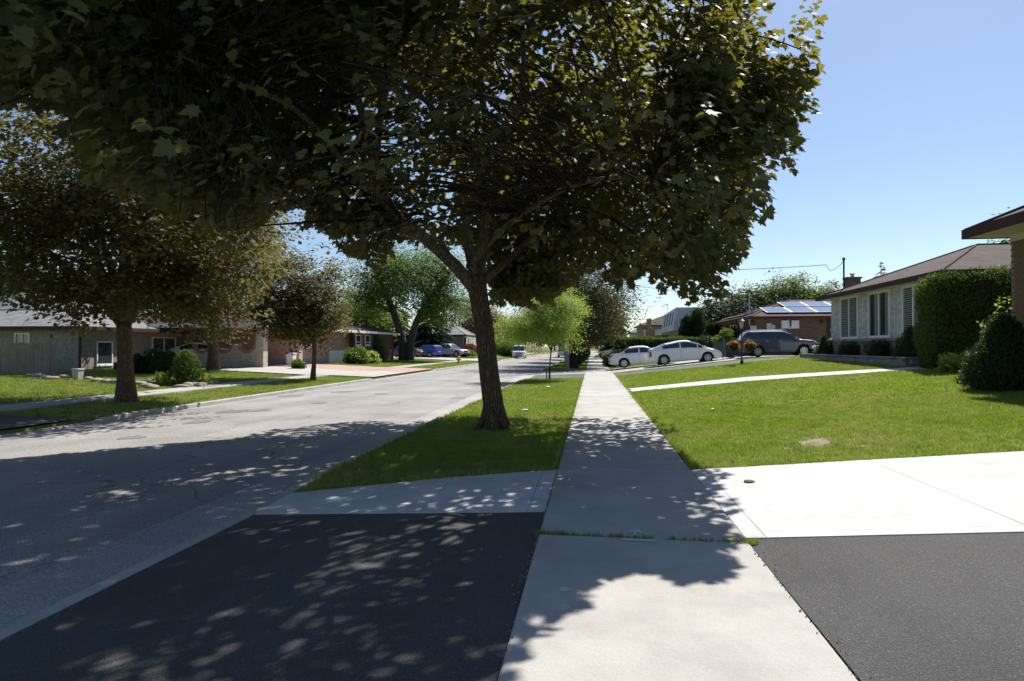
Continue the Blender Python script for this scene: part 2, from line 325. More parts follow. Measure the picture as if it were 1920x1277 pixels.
# ------------------------------------------------------------------ ground, road, walks
def grid(xs, ys, zf):
    mb = MB(); nx = len(xs); mb.v = [(x, y, zf(x, y)) for y in ys for x in xs]
    mb.f = [(j * nx + i, j * nx + i + 1, (j + 1) * nx + i + 1, (j + 1) * nx + i) for j in range(len(ys) - 1) for i in range(nx - 1)]; return mb
def frange(a, b, s): n = max(1, round((b - a) / s)); return [a + (b - a) * i / n for i in range(n + 1)]
def gterr(x, y):
    if FC - .02 < x < CB + .02: return -.45
    return gz(x, y) - .03
GX = [-1500, -400, -120, -60] + frange(-40, -15.3, 2) + [-14.6, -14, -12.8, FC - .03, FC + .01, -7.5, CB - .01, CB + .03, -2.4, -1.4, SW0, .4, SW1] + frange(2, 14, .6) + [16, 20, 30, 60, 120, 400, 1500]
GY = [-600, -60, -12, 0, 3, 5.5] + frange(5.9, 7.7, .3) + [10, 14, 18] + frange(20, 36, 1) + [40, 41.5, 42, 42.5, 43, 44, 50, 60, 80, 120, 200, 400, 1000, 2500]
structure('ground', grid(GX, GY, gterr), 'turf', True)
structure('road', grid(frange(FC - .02, CB + .02, .8), [-60, 0, 20, 60, 120, 260, 500], lambda x, y: rz(x)), 'road_asphalt', True)
mb = grid([CB - .78, CB - .15], [-30, 10, 40, 120, 260], lambda x, y: rz(x) + .006); structure('gutter', mb, 'gutter_asphalt')
for i, (px, py, a, b) in enumerate([(436, 772, .5, .25), (492, 770, .3, .16), (372, 792, .25, .2), (545, 742, .5, .18), (600, 757, .25, .14), (640, 735, .5, .2), (860, 745, .3, .2), (715, 740, .3, .15), (250, 822, .3, .12)]):
    p = onZ(px, py, -.1); mb = MB(); pts = []
    for k in range(10):
        t = 2 * math.pi * k / 10; q = .75 + .4 * random.random(); x, y = p.x + a * q * math.cos(t), p.y + 2.2 * b * q * math.sin(t); pts.append((x, y, rz(x) + .005))
    mb.add(pts, [tuple(range(10))]); structure('road_patch', mb, 'patch_asphalt')
def hard(name, poly, mat, dz=.01, th=.08, parent=None, c=0, zf=None):
    zf = zf or gz; mb = MB(); top = [(x, y, zf(x, y) + dz) for x, y in poly]; mb.slab3(top, th)
    o = mb.build(name, mat, parent)
    if not parent: o['kind'] = 'structure'
    return o
def hgrid(name, x0, x1, y0, y1, mat, dz, nx=6, ny=6):
    xs = frange(x0, x1, (x1 - x0) / nx); ys = frange(y0, y1, (y1 - y0) / ny)
    return structure(name, grid(xs, ys, lambda x, y: gz(x, y) + dz), mat, True)
# near sidewalk: one slab per bay
def root(name):
    o = bpy.data.objects.new(name, None); COL.objects.link(o); o['kind'] = 'structure'; return o
sw = root('sidewalk')
YJ = [-7, -2.6, 1.2] if False else []
js = [-6.6, -3.65, -.7, 5.18, 8.12, 11.05]
while js[-1] < 230: js.append(js[-1] + 2.93 if js[-1] < 90 else js[-1] + 11.7)
for i in range(len(js) - 1):
    a, b = js[i], js[i + 1]; t = [.004 * math.sin(i * 2.3 + k) for k in range(4)]
    g = .013 if i in (2, 5) else .007; mb = MB(); e = .012
    sk = .02 if i in (2, 3) else 0
    o4 = [(SW0, a + g + sk, .012 + t[0]), (SW1, a + g - sk, .012 + t[1]), (SW1, b - g, .012 + t[2]), (SW0, b - g + (.02 if i == 2 else 0), .012 + t[3])]
    i4 = [(SW0 + e, a + g + e + sk, .022 + t[0]), (SW1 - e, a + g + e - sk, .022 + t[1]), (SW1 - e, b - g - e, .022 + t[2]), (SW0 + e, b - g - e, .022 + t[3])]
    lo = [(x, y, -.1) for x, y, z in o4]
    mb.add(lo + o4 + i4, [(8, 9, 10, 11)] + [(k + m, (k + 1) % 4 + m, (k + 1) % 4 + m + 4, k + m + 4) for m in (0, 4) for k in range(4)]); mb.build('slab', 'old_concrete', sw, kind=None)
# far sidewalk
fs = root('far_sidewalk'); y = 4.
while y < 150:
    st = 3. if y < 60 else 12.
    mb = MB(); mb.slab3([(FS0, y, .085), (FS1, y, .085), (FS1, y + st - .012, .085), (FS0, y + st - .012, .085)], .1); mb.build('slab', 'old_concrete', fs); y += st
# kerbs
def kerb(name, x0, x1, ys, zt, first=None):
    r = root(name)
    for a, b in zip(ys[:-1], ys[1:]):
        n = 4 if b - a < 4 else 2; mb = MB(); pr = []
        for k in range(n + 1):
            y = lerp(a + .004, b - .004, k / n); z = zt(y); s = 1 if x1 > x0 else -1; pr += [(x0, y, -.4), (x0, y, z - .02), (x0 + s * .025, y, z), (x1, y, z), (x1, y, -.4)]
        fs_ = [tuple((k * 5 + q, (k + 1) * 5 + q, (k + 1) * 5 + q + 1, k * 5 + q + 1)) for k in range(n) for q in range(4)] + [(0, 1, 2, 3, 4), tuple(n * 5 + q for q in (4, 3, 2, 1, 0))]
        mb.add(pr, fs_); mb.build('kerb_stone', 'kerb_concrete', r)
    return r
kerb('near_kerb', CB - .15, CB, [-9, -6, -3, 0, 3, 5.9, 6.75, 7.6] + frange(10.6, 31, 2.9) + [32.2, 36, 41.5, 43] + frange(46, 100, 6) + [140, 220], lambda y: kd(y) + .005)
kz = lambda y: -.03 - .09 * (1 - sst(12.6, 13.6, y)) * sst(5, 6, y) - .09 * sst(30.3, 31.2, y) * (1 - sst(43, 44, y)) - .09 * sst(66, 67, y) * (1 - sst(76, 77, y))
kerb('far_kerb', FC + .15, FC, [-6, -2, 2, 5, 6, 9, 12.6, 13.6] + frange(16.5, 30.3, 2.8) + [31.2, 35, 39, 43, 44] + frange(48, 66, 4) + [67, 71, 76, 77] + frange(83, 150, 8), kz)
# near left apron: black asphalt, and a wedge of new white concrete beyond it
NE = onZ(1022, 961, -.0); NW = onZ(478, 960, -.08); FE = onZ(1048, 882, 0); FW = onZ(532, 926, -.08)
NE.x = SW0 - .006; FE.x = SW0 - .006; NW.x = CB + .006; FW.x = CB + .006
mid_n = (NE + NW) / 2; mid_f = (FE + FW) / 2
def dq(a, b, t): return lerp(a, b, t)
mb = MB(); nA = 8; nB = 14
xs = [SW0 - .008 - (SW0 - CB - .016) * i / nB for i in range(nB + 1)]
def ysk(a, b, x): return lerp(a.y, b.y, (SW0 - x) / (SW0 - CB))
mb.v = []
for i, x in enumerate(xs):
    y1 = ysk(NE, NW, x) - .006 + .006 * math.sin(i * 2.1)
    for y in (-9, -4, 0, 3, y1): mb.v.append((x + (.012 * math.sin(y * 5) if 0 < i < nB else 0), y, gz(x, y) + .004))
mb.f = [(i * 5 + k, i * 5 + k + 1, i * 5 + 6 + k, i * 5 + 5 + k) for i in range(nB) for k in range(4)]
structure('driveway_apron', mb, 'new_asphalt', True)
st = root('concrete_strip')
sp_t = [0, .06, .42, 1.0]
for a, b in zip(sp_t[:-1], sp_t[1:]):
    e = .003 / 2.9; P = lambda A, B, t: (lerp(A.x, B.x, t), lerp(A.y, B.y, t))
    pl = [P(NE, NW, a + e), P(FE, FW, a + e), P(FE, FW, b - e), P(NE, NW, b - e)]
    hard('slab', pl, 'new_concrete', .012, .1, st)
# right driveway: black asphalt and a new white concrete pad beyond it
A = onG(1432, 1011); B = onG(1915, 1000); C_ = onG(1312, 882); D = onG(1915, 848)
def ext(p, q, X): t = (X - p.x) / (q.x - p.x); return p.y + (q.y - p.y) * t
yn = lambda x: ext(A, B, x); yf = lambda x: ext(C_, D, x)
xr0 = SW1 + .008; J1 = onG(1650, 864); J2 = onG(1890, 990); XJ = (J1.x + J2.x) / 2
xs = frange(xr0, 12, .6); mb = MB(); mb.v = []
for i, x in enumerate(xs):
    for y in (-9, -4, 0, 3, yn(x) - .008): mb.v.append((x + (.012 if i == 0 and y == 3 else 0), y, gz(x, y) + .006))
mb.f = [(i * 5 + k, i * 5 + 5 + k, i * 5 + 6 + k, i * 5 + k + 1) for i in range(len(xs) - 1) for k in range(4)]
structure('driveway', mb, 'new_asphalt', True)
pad = root('concrete_pad')
for k, (x0, x1) in enumerate([(xr0, xr0 + .16), (xr0 + .166, XJ - .004), (XJ + .004, XJ + 2.4), (XJ + 2.408, 8), (8.008, 12)]):
    if k == 0: hard('slab', [(x0, yn(x0)), (x1, yn(x1)), (x1, yf(x1)), (x0, yf(x0))], 'new_concrete', .014, .1, pad)
    else:
        hard('slab', [(x0, yn(x0)), (x1, yn(x1)), (x1, yn(x1) + .15), (x0, yn(x0) + .15)], 'new_concrete', .014, .1, pad)
        hard('slab', [(x0, yn(x0) + .155), (x1, yn(x1) + .155), (x1, yf(x1)), (x0, yf(x0))], 'new_concrete', .014, .1, pad)
# garden path to the grey house
pu = [onG(*p) for p in ((1186, 729), (1300, 717.5), (1400, 708), (1500, 701.5), (1600, 695.5), (1725, 688.5))]
plw = [onG(*p) for p in ((1180, 735.5), (1300, 724.5), (1400, 715.5), (1500, 708), (1600, 701.5), (1745, 692))]
pu[0].x = plw[0].x = SW1 + .01
PATH = [(p.x, p.y) for p in plw] + [(p.x, p.y) for p in reversed(pu)]
gp_ = root('garden_path')
for i in range(5): hard('slab', [(plw[i].x, plw[i].y), (plw[i + 1].x - .01, plw[i + 1].y), (pu[i + 1].x - .01, pu[i + 1].y), (pu[i].x, pu[i].y)], 'new_concrete', .02, .1, gp_)
# neighbours' driveways, right
hgrid('side_driveway', SW1 + .01, 10.6, 34.2, 36.8, 'grey_asphalt', .012); hgrid('parking_pad', SW1 + .01, 22, 38.0, 44.2, 'old_concrete', .014, 10, 4)
hgrid('crossing_apron', CB + .01, SW0 - .01, 32.2, 36.9, 'grey_asphalt', .008, 3, 8); hgrid('crossing_pad', CB + .01, SW0 - .01, 36.95, 42, 'old_concrete', .01, 3, 8)
# far side driveways
hgrid('far_apron', FS0 - 12, FC - .01, 6.2, 12.4, 'new_asphalt', .012, 10, 3)
hgrid('carport_driveway', -21, FC - .01, 31.3, 37.5, 'old_concrete', .045, 10, 4); hgrid('paver_driveway', -22, FC - .01, 37.52, 43.4, 'pink_paver', .045, 10, 4)
hgrid('far_driveway', -34, FC - .01, 67.2, 76, 'old_concrete', .045, 10, 3)

# small marks
r = onG(1405, 906); mb = MB(); mb.lathe([(.045, 0), (.06, .004), (.06, .012), (.035, .016), (.02, .01)], (r.x, r.y, gz(r.x, r.y) + .016), 14)
tag(mb.build('water_valve_cap', 'rust_iron', None, True), 'small rusty iron valve cap set in the white concrete pad', 'valve cap')
def flatmark(pts, z): mb = MB(); mb.add([(p.x, p.y, z) for p in pts], [tuple(range(len(pts)))]); return mb
mk = MB()
for P in ([(1165, 1009), (1230, 1012), (1230, 1016), (1165, 1013)], [(1183, 993), (1196, 990), (1206, 999), (1200, 1000), (1194, 996), (1194, 1003), (1186, 1003), (1187, 997), (1172, 999)]):
    pts = [onZ(a, b, .03) for a, b in P]; b = len(mk.v); mk.v += [(p.x, p.y, .0295 if pts[0].y > 5.18 else .0295) for p in pts]; mk.f.append(tuple(range(b, b + len(pts))))
mk.build('survey_mark', 'paint_mark', sw)

# ------------------------------------------------------------------ grass
def tuft(name, n, R, h0, h1, wd):
    mb = MB()
    for i in range(n):
        a = random.uniform(0, 6.28); r = R * math.sqrt(random.random()); x, y = r * math.cos(a), r * math.sin(a); h = random.uniform(h0, h1)
        t = random.uniform(0, 6.28); lx, ly = math.cos(t) * h * random.uniform(.1, .7), math.sin(t) * h * random.uniform(.1, .7); u, v = -math.sin(t + .6) * wd, math.cos(t + .6) * wd
        mb.add([(x - u, y - v, 0), (x + u, y + v, 0), (x + lx * .4 + u * .8, y + ly * .4 + v * .8, h * .62), (x + lx * .4 - u * .8, y + ly * .4 - v * .8, h * .62), (x + lx, y + ly, h)], [(0, 1, 2, 3), (3, 2, 4)])
    me = bpy.data.meshes.new(name); me.from_pydata(mb.v, [], mb.f); me.materials.append(M('grass_blade')); return bpy.data.objects.new(name, me)
T_near = tuft('grass_tuft', 34, .075, .03, .062, .0022); T_far = tuft('grass_clump', 34, .16, .035, .07, .006); T_long = tuft('long_grass_tuft', 16, .03, .06, .13, .0028)
def scatter(name, pts, obj, s0, s1, label_kind='stuff'):
    me = bpy.data.meshes.new(name); me.from_pydata([tuple(p) for p in pts], [], []); o = bpy.data.objects.new(name, me); COL.objects.link(o); o['kind'] = 'stuff'
    ng = bpy.data.node_groups.new(name, 'GeometryNodeTree'); ng.interface.new_socket('Geometry', in_out='INPUT', socket_type='NodeSocketGeometry'); ng.interface.new_socket('Geometry', in_out='OUTPUT', socket_type='NodeSocketGeometry')
    N = ng.nodes; gi = N.new('NodeGroupInput'); go = N.new('NodeGroupOutput'); ip = N.new('GeometryNodeInstanceOnPoints'); oi = N.new('GeometryNodeObjectInfo'); oi.inputs['Object'].default_value = obj
    rr = N.new('FunctionNodeRandomValue'); rr.data_type = 'FLOAT_VECTOR'; rr.inputs[0].default_value = (-.12, -.12, 0); rr.inputs[1].default_value = (.12, .12, 6.28)
    rs = N.new('FunctionNodeRandomValue'); rs.data_type = 'FLOAT'; rs.inputs[2].default_value = s0; rs.inputs[3].default_value = s1; rs.inputs['Seed'].default_value = 3
    L = ng.links; L.new(gi.outputs[0], ip.inputs['Points']); L.new(oi.outputs['Geometry'], ip.inputs['Instance']); L.new(rr.outputs[0], ip.inputs['Rotation']); L.new(rs.outputs[1], ip.inputs['Scale']); L.new(ip.outputs[0], go.inputs[0])
    md = o.modifiers.new('scatter', 'NODES'); md.node_group = ng; return o
def lawnpts(x0, x1, y0, y1, dens, keep=None, sink=-.025):
    n = int((x1 - x0) * (y1 - y0) * dens); xs = RNG.uniform(x0, x1, n); ys = RNG.uniform(y0, y1, n)
    return [(x, y, gz(x, y) + sink) for x, y in zip(xs, ys) if keep is None or keep(x, y)]
bare = onG(1535, 826)
def offpath(x, y):
    if inpoly(np.array([x]), np.array([y]), PATH)[0]: return False
    return y > yf(x) + .03 and (((x - bare.x) / .42) ** 2 + ((y - bare.y) / .45) ** 2 > random.uniform(.0, 1.3))
ysf = lambda x: ysk(FE, FW, x)
mb = MB(); mb.add([(bare.x + .8 * math.cos(t) * random.uniform(.8, 1.1), bare.y + .7 * math.sin(t), 0) for t in frange(0, 6.0, .4)], []); mb.v = [(x, y, gz(x, y) - .022) for x, y, z in mb.v]; mb.f = [tuple(range(len(mb.v)))]
structure('bare_soil', mb, 'worn_soil')
near_pts = lawnpts(CB + .02, SW0 - .02, 5.5, 13.5, 260, lambda x, y: y > ysf(x) + .02 and math.hypot(x + 2.05, y - 12.1) > .34) + lawnpts(SW1 + .02, 13, 6, 15, 200, offpath)
scatter('lawn_grass', near_pts, T_near, .7, 1.25)
far_pts = lawnpts(CB + .03, SW0 - .03, 13.5, 32.1, 70) + lawnpts(SW1 + .03, 13, 15, 34.1, 55, offpath) + lawnpts(CB + .03, SW0 - .03, 42.1, 70, 22) + lawnpts(10.7, 14, 34, 38, 30) + lawnpts(1.3, 10.6, 36.9, 37.95, 50)
fk = lambda x, y: not (FS0 - .05 < x < FS1 + .05)
far_pts += lawnpts(-27, FC - .03, 12.5, 31.2, 28, fk) + lawnpts(-21, FC - .03, 43.5, 67, 14, fk) + lawnpts(-34, FC - .03, 76.2, 110, 5, fk) + lawnpts(-27, -21, 31, 35.5, 28) + lawnpts(SW1 + .03, 10, 44.3, 62, 20)
far_pts += lawnpts(-27, FC - .03, 3, 6.1, 20, fk)
scatter('far_lawn_grass', far_pts, T_far, .7, 1.2)
edge = []
for y in frange(7, 24, .035): edge.append((SW1 + random.uniform(.015, .09), y + random.uniform(-.03, .03), -.02))
for y in frange(6.9, 22, .05): edge.append((SW0 - random.uniform(.015, .08), y, -.02))
for x in frange(1.3, 9, .035): edge.append((x, yf(x) + random.uniform(.01, .09), gz(x, 7) - .02))
for x in frange(CB + .05, SW0 - .05, .03): edge.append((x, ysf(x) + random.uniform(.01, .07), gz(x, 6.5) - .02))
for y in frange(7, 25, .06): edge.append((CB + random.uniform(.0, .08), y, gz(CB, y) - .02))
for k in range(60): a = random.uniform(0, 6.28); r = random.uniform(.3, .5); edge.append((-2.05 + r * math.cos(a), 12.1 + r * math.sin(a), -.04))
edge = [e for e in edge if e[1] > (ysf(e[0]) if e[0] < 0 else yf(e[0]) if e[1] < 20 else 0)]
scatter('edge_grass', edge, T_long, .5, 1.1)
weeds = [(x, 5.18 + random.uniform(-.02, .02) + .018 * (SW0 + .8 - x) , .0) for x in [random.uniform(SW0, SW1) for _ in range(110)]] + [(SW1 + random.uniform(-.18, .08), 5.17 + random.uniform(-.035, .035), 0) for _ in range(46)] + [(SW0 + random.uniform(-.03, .2), 5.2 + random.uniform(-.03, .03), 0) for _ in range(22)] + [(SW0 + random.uniform(-.02, .01), random.uniform(4.6, 6.8), -.01) for _ in range(16)]
scatter('joint_weeds', weeds, T_long, .3, .65)
# ------------------------------------------------------------------ trees
_h = [(0, .02), (.25, -.08), (.24, .08), (.52, .16), (.40, .30), (.50, .56), (.27, .50), (.20, .72), (0, .98)]
_o = _h + [(-x, y) for x, y in reversed(_h[1:-1])]
MAPLE_V = np.array([(0, .32, 0)] + [(x, y, -.22 * x * x - .10 * (y - .3) ** 2 * 2) for x, y in _o]); n_ = len(_o)
MAPLE_F = np.array([(0, i + 1, (i + 1) % n_ + 1) for i in range(n_)])
_h2 = [(0, 0), (.46, .12), (.30, .30), (.46, .60), (0, 1)]; _o2 = _h2 + [(-x, y) for x, y in reversed(_h2[1:-1])]
LITE_V = np.array([(0, .32, .05)] + [(x, y, -.2 * x * x) for x, y in _o2]); LITE_F = np.array([(0, i + 1, (i + 1) % 8 + 1) for i in range(8)])
KITE_V = np.array([(0, 0, 0), (.34, .42, .10), (0, 1, -.06), (-.34, .42, .10)]); KITE_F = np.array([(0, 1, 2), (0, 2, 3)])
LANCE_V = np.array([(0, 0, 0), (.15, .45, .03), (0, 1, -.05), (-.15, .45, .03)])
def nrm(a): return a / (np.linalg.norm(a, axis=1, keepdims=True) + 1e-9)
def leaf_frames(P, nrmv, tip):
    n = nrm(nrmv); t = tip - n * np.sum(tip * n, 1, keepdims=True); t = nrm(t); x = np.cross(t, n); return x, t, n
def leaves_mesh(name, P, N, T, size, V, F):
    x, t, n = leaf_frames(P, N, T); k = len(V)
    W = P[:, None, :] + size[:, None, None] * (V[None, :, 0:1] * x[:, None] + V[None, :, 1:2] * t[:, None] + V[None, :, 2:3] * n[:, None])
    idx = (F[None] + (np.arange(len(P)) * k)[:, None, None]).ravel(); return np_mesh(name, W.reshape(-1, 3), idx, 3)
def curve(a, b, lift, n=5, wob=.0):
    a, b = Vector(a), Vector(b); m = (a + b) / 2 + Vector((0, 0, lift)) + Vector((random.uniform(-wob, wob), random.uniform(-wob, wob), random.uniform(-wob, wob)))
    return [a * (1 - t) ** 2 + m * 2 * t * (1 - t) + b * t * t for t in [i / n for i in range(n + 1)]]
def smoothpath(pts, k=3):
    out = []; n = len(pts); P = [Vector(p) for p in pts]
    for i in range(n - 1):
        p0, p1, p2, p3 = P[max(i - 1, 0)], P[i], P[i + 1], P[min(i + 2, n - 1)]
        for j in range(k):
            t = j / k; out.append(.5 * ((2 * p1) + (p2 - p0) * t + (2 * p0 - 5 * p1 + 4 * p2 - p3) * t * t + (3 * p1 - p0 - 3 * p2 + p3) * t ** 3))
    return out + [P[-1]]
def ell_points(n, C, R, pw=.45, floor=-1.):
    d = RNG.normal(size=(n * 2, 3)); d = nrm(d); d = d[d[:, 2] > floor][:n]; r = RNG.random(len(d)) ** pw; return np.array(C) + d * r[:, None] * np.array(R)
def grow(t, base, limbs, supers, clusters_of, bark_m, r_sup=.03, lowres=False, skip=0.):
    """limbs: list of (pts, r0, r1); branches reach from the nearest limb point to every cluster"""
    lp = []
    for pts, r0, r1 in limbs:
        for i, p in enumerate(pts):
            if i < len(pts) * skip: continue
            lp.append((p, lerp(r0, r1, i / max(1, len(pts) - 1))))
    LP = np.array([p for p, r in lp]); mb = MB(); tw = MB()
    for si, s in enumerate(supers):
        d = np.linalg.norm(LP - s, axis=1) + np.maximum(0, (LP[:, 2] - s[2] + .3)) * 1.2 ; j = int(np.argmin(d)); a, ra = lp[j]
        ln = (Vector(s) - a).length; pts = curve(a, s, ln * .12, 5, ln * .16); r0 = min(ra * .6, r_sup * (.5 + ln * .35)); mb.tube(pts, [lerp(r0, .008, i / 5) for i in range(6)], 5 if not lowres else 4, False)
        for c in clusters_of[si]:
            q = min(pts[1:], key=lambda v: (v - Vector(c)).length)
            if (q - Vector(c)).length > .9: continue; tw.tube(curve(q, c, .04, 2, .1), [.006, .004, .002], 3, False)
    if mb.f: mb.build('branches', bark_m, t, 'all')
    if tw.f: tw.build('twigs', bark_m, t, kind='stuff')
def make_tree(name, label, base, ells, limbs, bark_m, leaf_m, nsup, ncl, nlf, size, V, F, spread=.4, sup_spread=.9, group=None, mask=None, up=.8, droop=.35, trunk=None, nparts=0, limb_m=None, avoid=None, lowres=False, seed=1, part_mesh=None):
    global RNG; RNG = np.random.default_rng(seed); random.seed(seed)
    t = thing(name, label, 'tree', base, 0, group)
    if trunk:
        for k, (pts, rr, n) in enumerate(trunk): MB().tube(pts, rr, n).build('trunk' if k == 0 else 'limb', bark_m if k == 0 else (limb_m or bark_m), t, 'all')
    sup = np.concatenate([ell_points(max(3, int(nsup * wgt)), C, R, .5, fl) for C, R, wgt, fl in ells])
    if mask is not None: sup = sup[mask(sup, 0)]
    cl = np.repeat(sup, ncl, 0) + RNG.normal(size=(len(sup) * ncl, 3)) * np.array([sup_spread, sup_spread, sup_spread * .6]); own = np.repeat(np.arange(len(sup)), ncl)
    if mask is not None: k = mask(cl, 1); cl, own = cl[k], own[k]
    C0 = np.mean([e[0] for e in ells], 0)
    cof = [[] for _ in sup]
    for c, o in zip(cl, own): cof[o].append(c)
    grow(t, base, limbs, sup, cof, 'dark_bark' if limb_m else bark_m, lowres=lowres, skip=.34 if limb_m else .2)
    P = np.repeat(cl, nlf, 0) + RNG.normal(size=(len(cl) * nlf, 3)) * np.array([spread, spread, spread * .55])
    if mask is not None: P = P[mask(P, 2)]
    out = nrm(P - C0); rnd = RNG.normal(size=P.shape)
    N = np.array([0, 0, up]) + out * .45 + rnd * .42; T = out * .6 + RNG.normal(size=P.shape) * .6 + np.array([0, 0, -droop]); sz = size * RNG.uniform(.6, 1.15, len(P))
    if nparts:
        x, y, d = proj(P); vis = (x > -40) & (x < 1960) & (y > -40) & (y < 1300) & (d > .5); order = np.argsort(np.where(vis, d / sz, 1e9))[:nparts]
        me = np_mesh('leaf', MAPLE_V, MAPLE_F.ravel(), 3); me.materials.append(M(leaf_m)); o0 = origin_of(t); fx, ft, fn = leaf_frames(P, N, T)
        for i in order:
            o = bpy.data.objects.new('leaf', me); COL.objects.link(o); o.parent = t
            m = Matrix((fx[i], ft[i], fn[i])).transposed().to_4x4() @ Matrix.Scale(float(sz[i]), 4); m.translation = Vector(P[i]) - o0; o.matrix_local = m
        kp = np.ones(len(P), bool); kp[order] = False; P, N, T, sz = P[kp], N[kp], T[kp], sz[kp]
    me = leaves_mesh('crown', P - np.array(origin_of(t)), N, T, sz, V, F); link('crown', me, leaf_m, t, False, 'stuff'); return t, len(P)

# the big maple on the near verge; crown kept to what the photograph's outline and its shadow on the ground allow
tb = onG(925, 803)
DB = (tb - CO).dot(CR @ Vector((0, 0, -1)))
CROWN = [(-1500, -2500), (1500, -2500), (1585, -300), (1578, 0), (1560, 40), (1612, 85), (1592, 130), (1545, 150), (1530, 215), (1495, 240), (1490, 330), (1430, 350), (1440, 395), (1405, 440), (1385, 470), (1362, 520), (1368, 560), (1310, 575), (1290, 530), (1250, 548), (1215, 520), (1165, 530), (1130, 500), (1060, 545), (1015, 560), (1000, 590), (950, 570), (925, 525), (880, 480), (790, 455), (745, 475), (690, 500), (650, 488), (635, 460), (600, 430), (570, 400), (545, 378), (520, 395), (500, 420), (480, 475), (440, 488), (400, 465), (370, 395), (310, 405), (270, 385), (150, 315), (120, 255), (135, 205), (60, 188), (0, 212), (-1500, 300)]
sh = [(1082, 768), (1220, 776), (1335, 786), (1270, 812), (1242, 825), (1290, 868), (1345, 888), (1368, 896), (1335, 930), (1388, 950), (1368, 985), (1400, 1003), (1450, 1022), (1410, 1040), (1340, 1038), (1378, 1075), (1330, 1102), (1270, 1104), (1215, 1080), (1105, 1092), (1085, 1150), (1045, 1160), (985, 1215), (945, 1277)]
SHP = [tuple(onZ(x, y, 0).xy) for x, y in sh] + [(-1.2, 1.5), (-2.2, -.5), (-12, -3), (-16, 5)] + [tuple(onZ(x, y, -.12).xy) for x, y in ((-150, 880), (0, 866), (320, 836), (440, 828), (500, 810), (675, 791), (790, 788))] + [tuple(onZ(900, 772, 0).xy)]
def crown_mask(P, lvl):
    x, y, d = proj(P); x = x + 13 * np.sin(y / 17. + 1) + 9 * np.sin(y / 7.3); y = y + 12 * np.sin(x / 19.) + 10 * np.sin(x / 8.1 + 2); ok = (d > .5) & inpoly(x, y, CROWN) & (np.linalg.norm(P - np.array(CO), axis=1) > 4.9)
    ok |= (d <= .5) & (P[:, 2] > 5)
    s = np.array(SUNV); q = P - s[None] * (P[:, 2] / s[2])[:, None]; ok &= inpoly(q[:, 0], q[:, 1], SHP)
    ok &= ~((P[:, 1] < 5.5) & (P[:, 2] < 2.6))
    if lvl == 2:
        ok = ok & (np.linalg.norm(P - np.array(CO), axis=1) > 4.5) & (P[:, 2] > 1.9)
        dm = np.full(len(P), 9.)       # no leaves grow straight off the thick limbs
        for q in LIMB_PTS: dm = np.minimum(dm, np.linalg.norm(P - q, axis=1))
        ok &= dm > .42
    if lvl == 1:      # the crown is open on its near underside, where the limbs show
        op = (((P[:, 0] + 2.0) / 3.0) ** 2 + ((P[:, 1] - 7.4) / 5.0) ** 2 + ((P[:, 2] - 4.0) / 3.1) ** 2 < 1); ok &= ~(op & (RNG.random(len(P)) < .96))
        ok &= ~((P[:, 0] > .5) & (RNG.random(len(P)) < .36))
        hl = (((P[:, 0] + 2.5) / 3.2) ** 2 + ((P[:, 1] - 11.) / 2.6) ** 2 + ((P[:, 2] - 5) / 2.6) ** 2 < 1); ok &= ~(hl & (RNG.random(len(P)) < .45))
    return ok
def limb(pts, r0, r1): p = smoothpath([pd(*q) for q in pts]); return (p, r0, r1)
TR = [tb + Vector((0, 0, -.15)), pd(926, 770, DB), pd(917, 700, DB), pd(908, 620, DB), pd(898, 560, DB), pd(892, 520, DB + .05)]
tr_p = smoothpath(TR, 3); tr_r = [.30, .255, .225, .212, .203, .198, .194, .19, .188, .186, .185, .185, .187, .192, .2, .205][:len(tr_p)]
LB = [limb([(892, 545, DB), (855, 500, DB - .1), (800, 450, DB - .35), (735, 395, DB - .7), (702, 300, DB - 1.1), (680, 215, DB - 1.4), (640, 120, DB - 1.7), (600, 0, DB - 2)], .14, .04),
      limb([(745, 405, DB - .6), (690, 350, DB - 1.1), (632, 290, DB - 1.9), (560, 210, DB - 2.9), (440, 150, DB - 4.0), (300, 90, DB - 5)], .085, .025),
      limb([(893, 530, DB), (881, 480, DB - .1), (873, 421, DB - .2), (895, 351, DB - .3), (905, 307, DB - .5), (940, 270, DB - .8), (974, 197, DB - 1.1), (982, 110, DB - 1.4), (976, 0, DB - 1.6)], .10, .04),
      limb([(897, 530, DB + .1), (908, 450, DB + .3), (912, 390, DB + .4), (905, 330, DB + .4), (880, 270, DB + .2), (850, 255, DB), (800, 190, DB - .4), (730, 147, DB - .9), (665, 140, DB - 1.5), (600, 88, DB - 2.2), (520, 78, DB - 3)], .105, .025),
      limb([(900, 530, DB + .1), (950, 490, DB + .5), (1000, 440, DB + .8), (1070, 372, DB + .9), (1140, 305, DB + .6), (1230, 230, DB), (1330, 150, DB - .8)], .09, .025),
      limb([(905, 400, DB + .4), (915, 300, DB + .9), (905, 180, DB + 1.2), (890, 30, DB + 1.2), (880, -150, DB + 1)], .095, .04),
      limb([(974, 197, DB - 1.1), (1010, 170, DB - 1.5), (1090, 165, DB - 2.2), (1200, 120, DB - 3.0), (1330, 60, DB - 3.8)], .05, .02),
      limb([(702, 300, DB - 1.1), (720, 180, DB - 1.6), (750, 60, DB - 2.4), (760, -150, DB - 3)], .08, .03),
      limb([(880, 500, DB), (930, 440, DB - 1.2), (1010, 380, DB - 2.4), (1100, 340, DB - 3.4), (1220, 330, DB - 4.0)], .08, .02)]
LIMB_PTS = [np.array(q) for p_, a_, b_ in LB for q in p_[:int(len(p_) * .75)]]
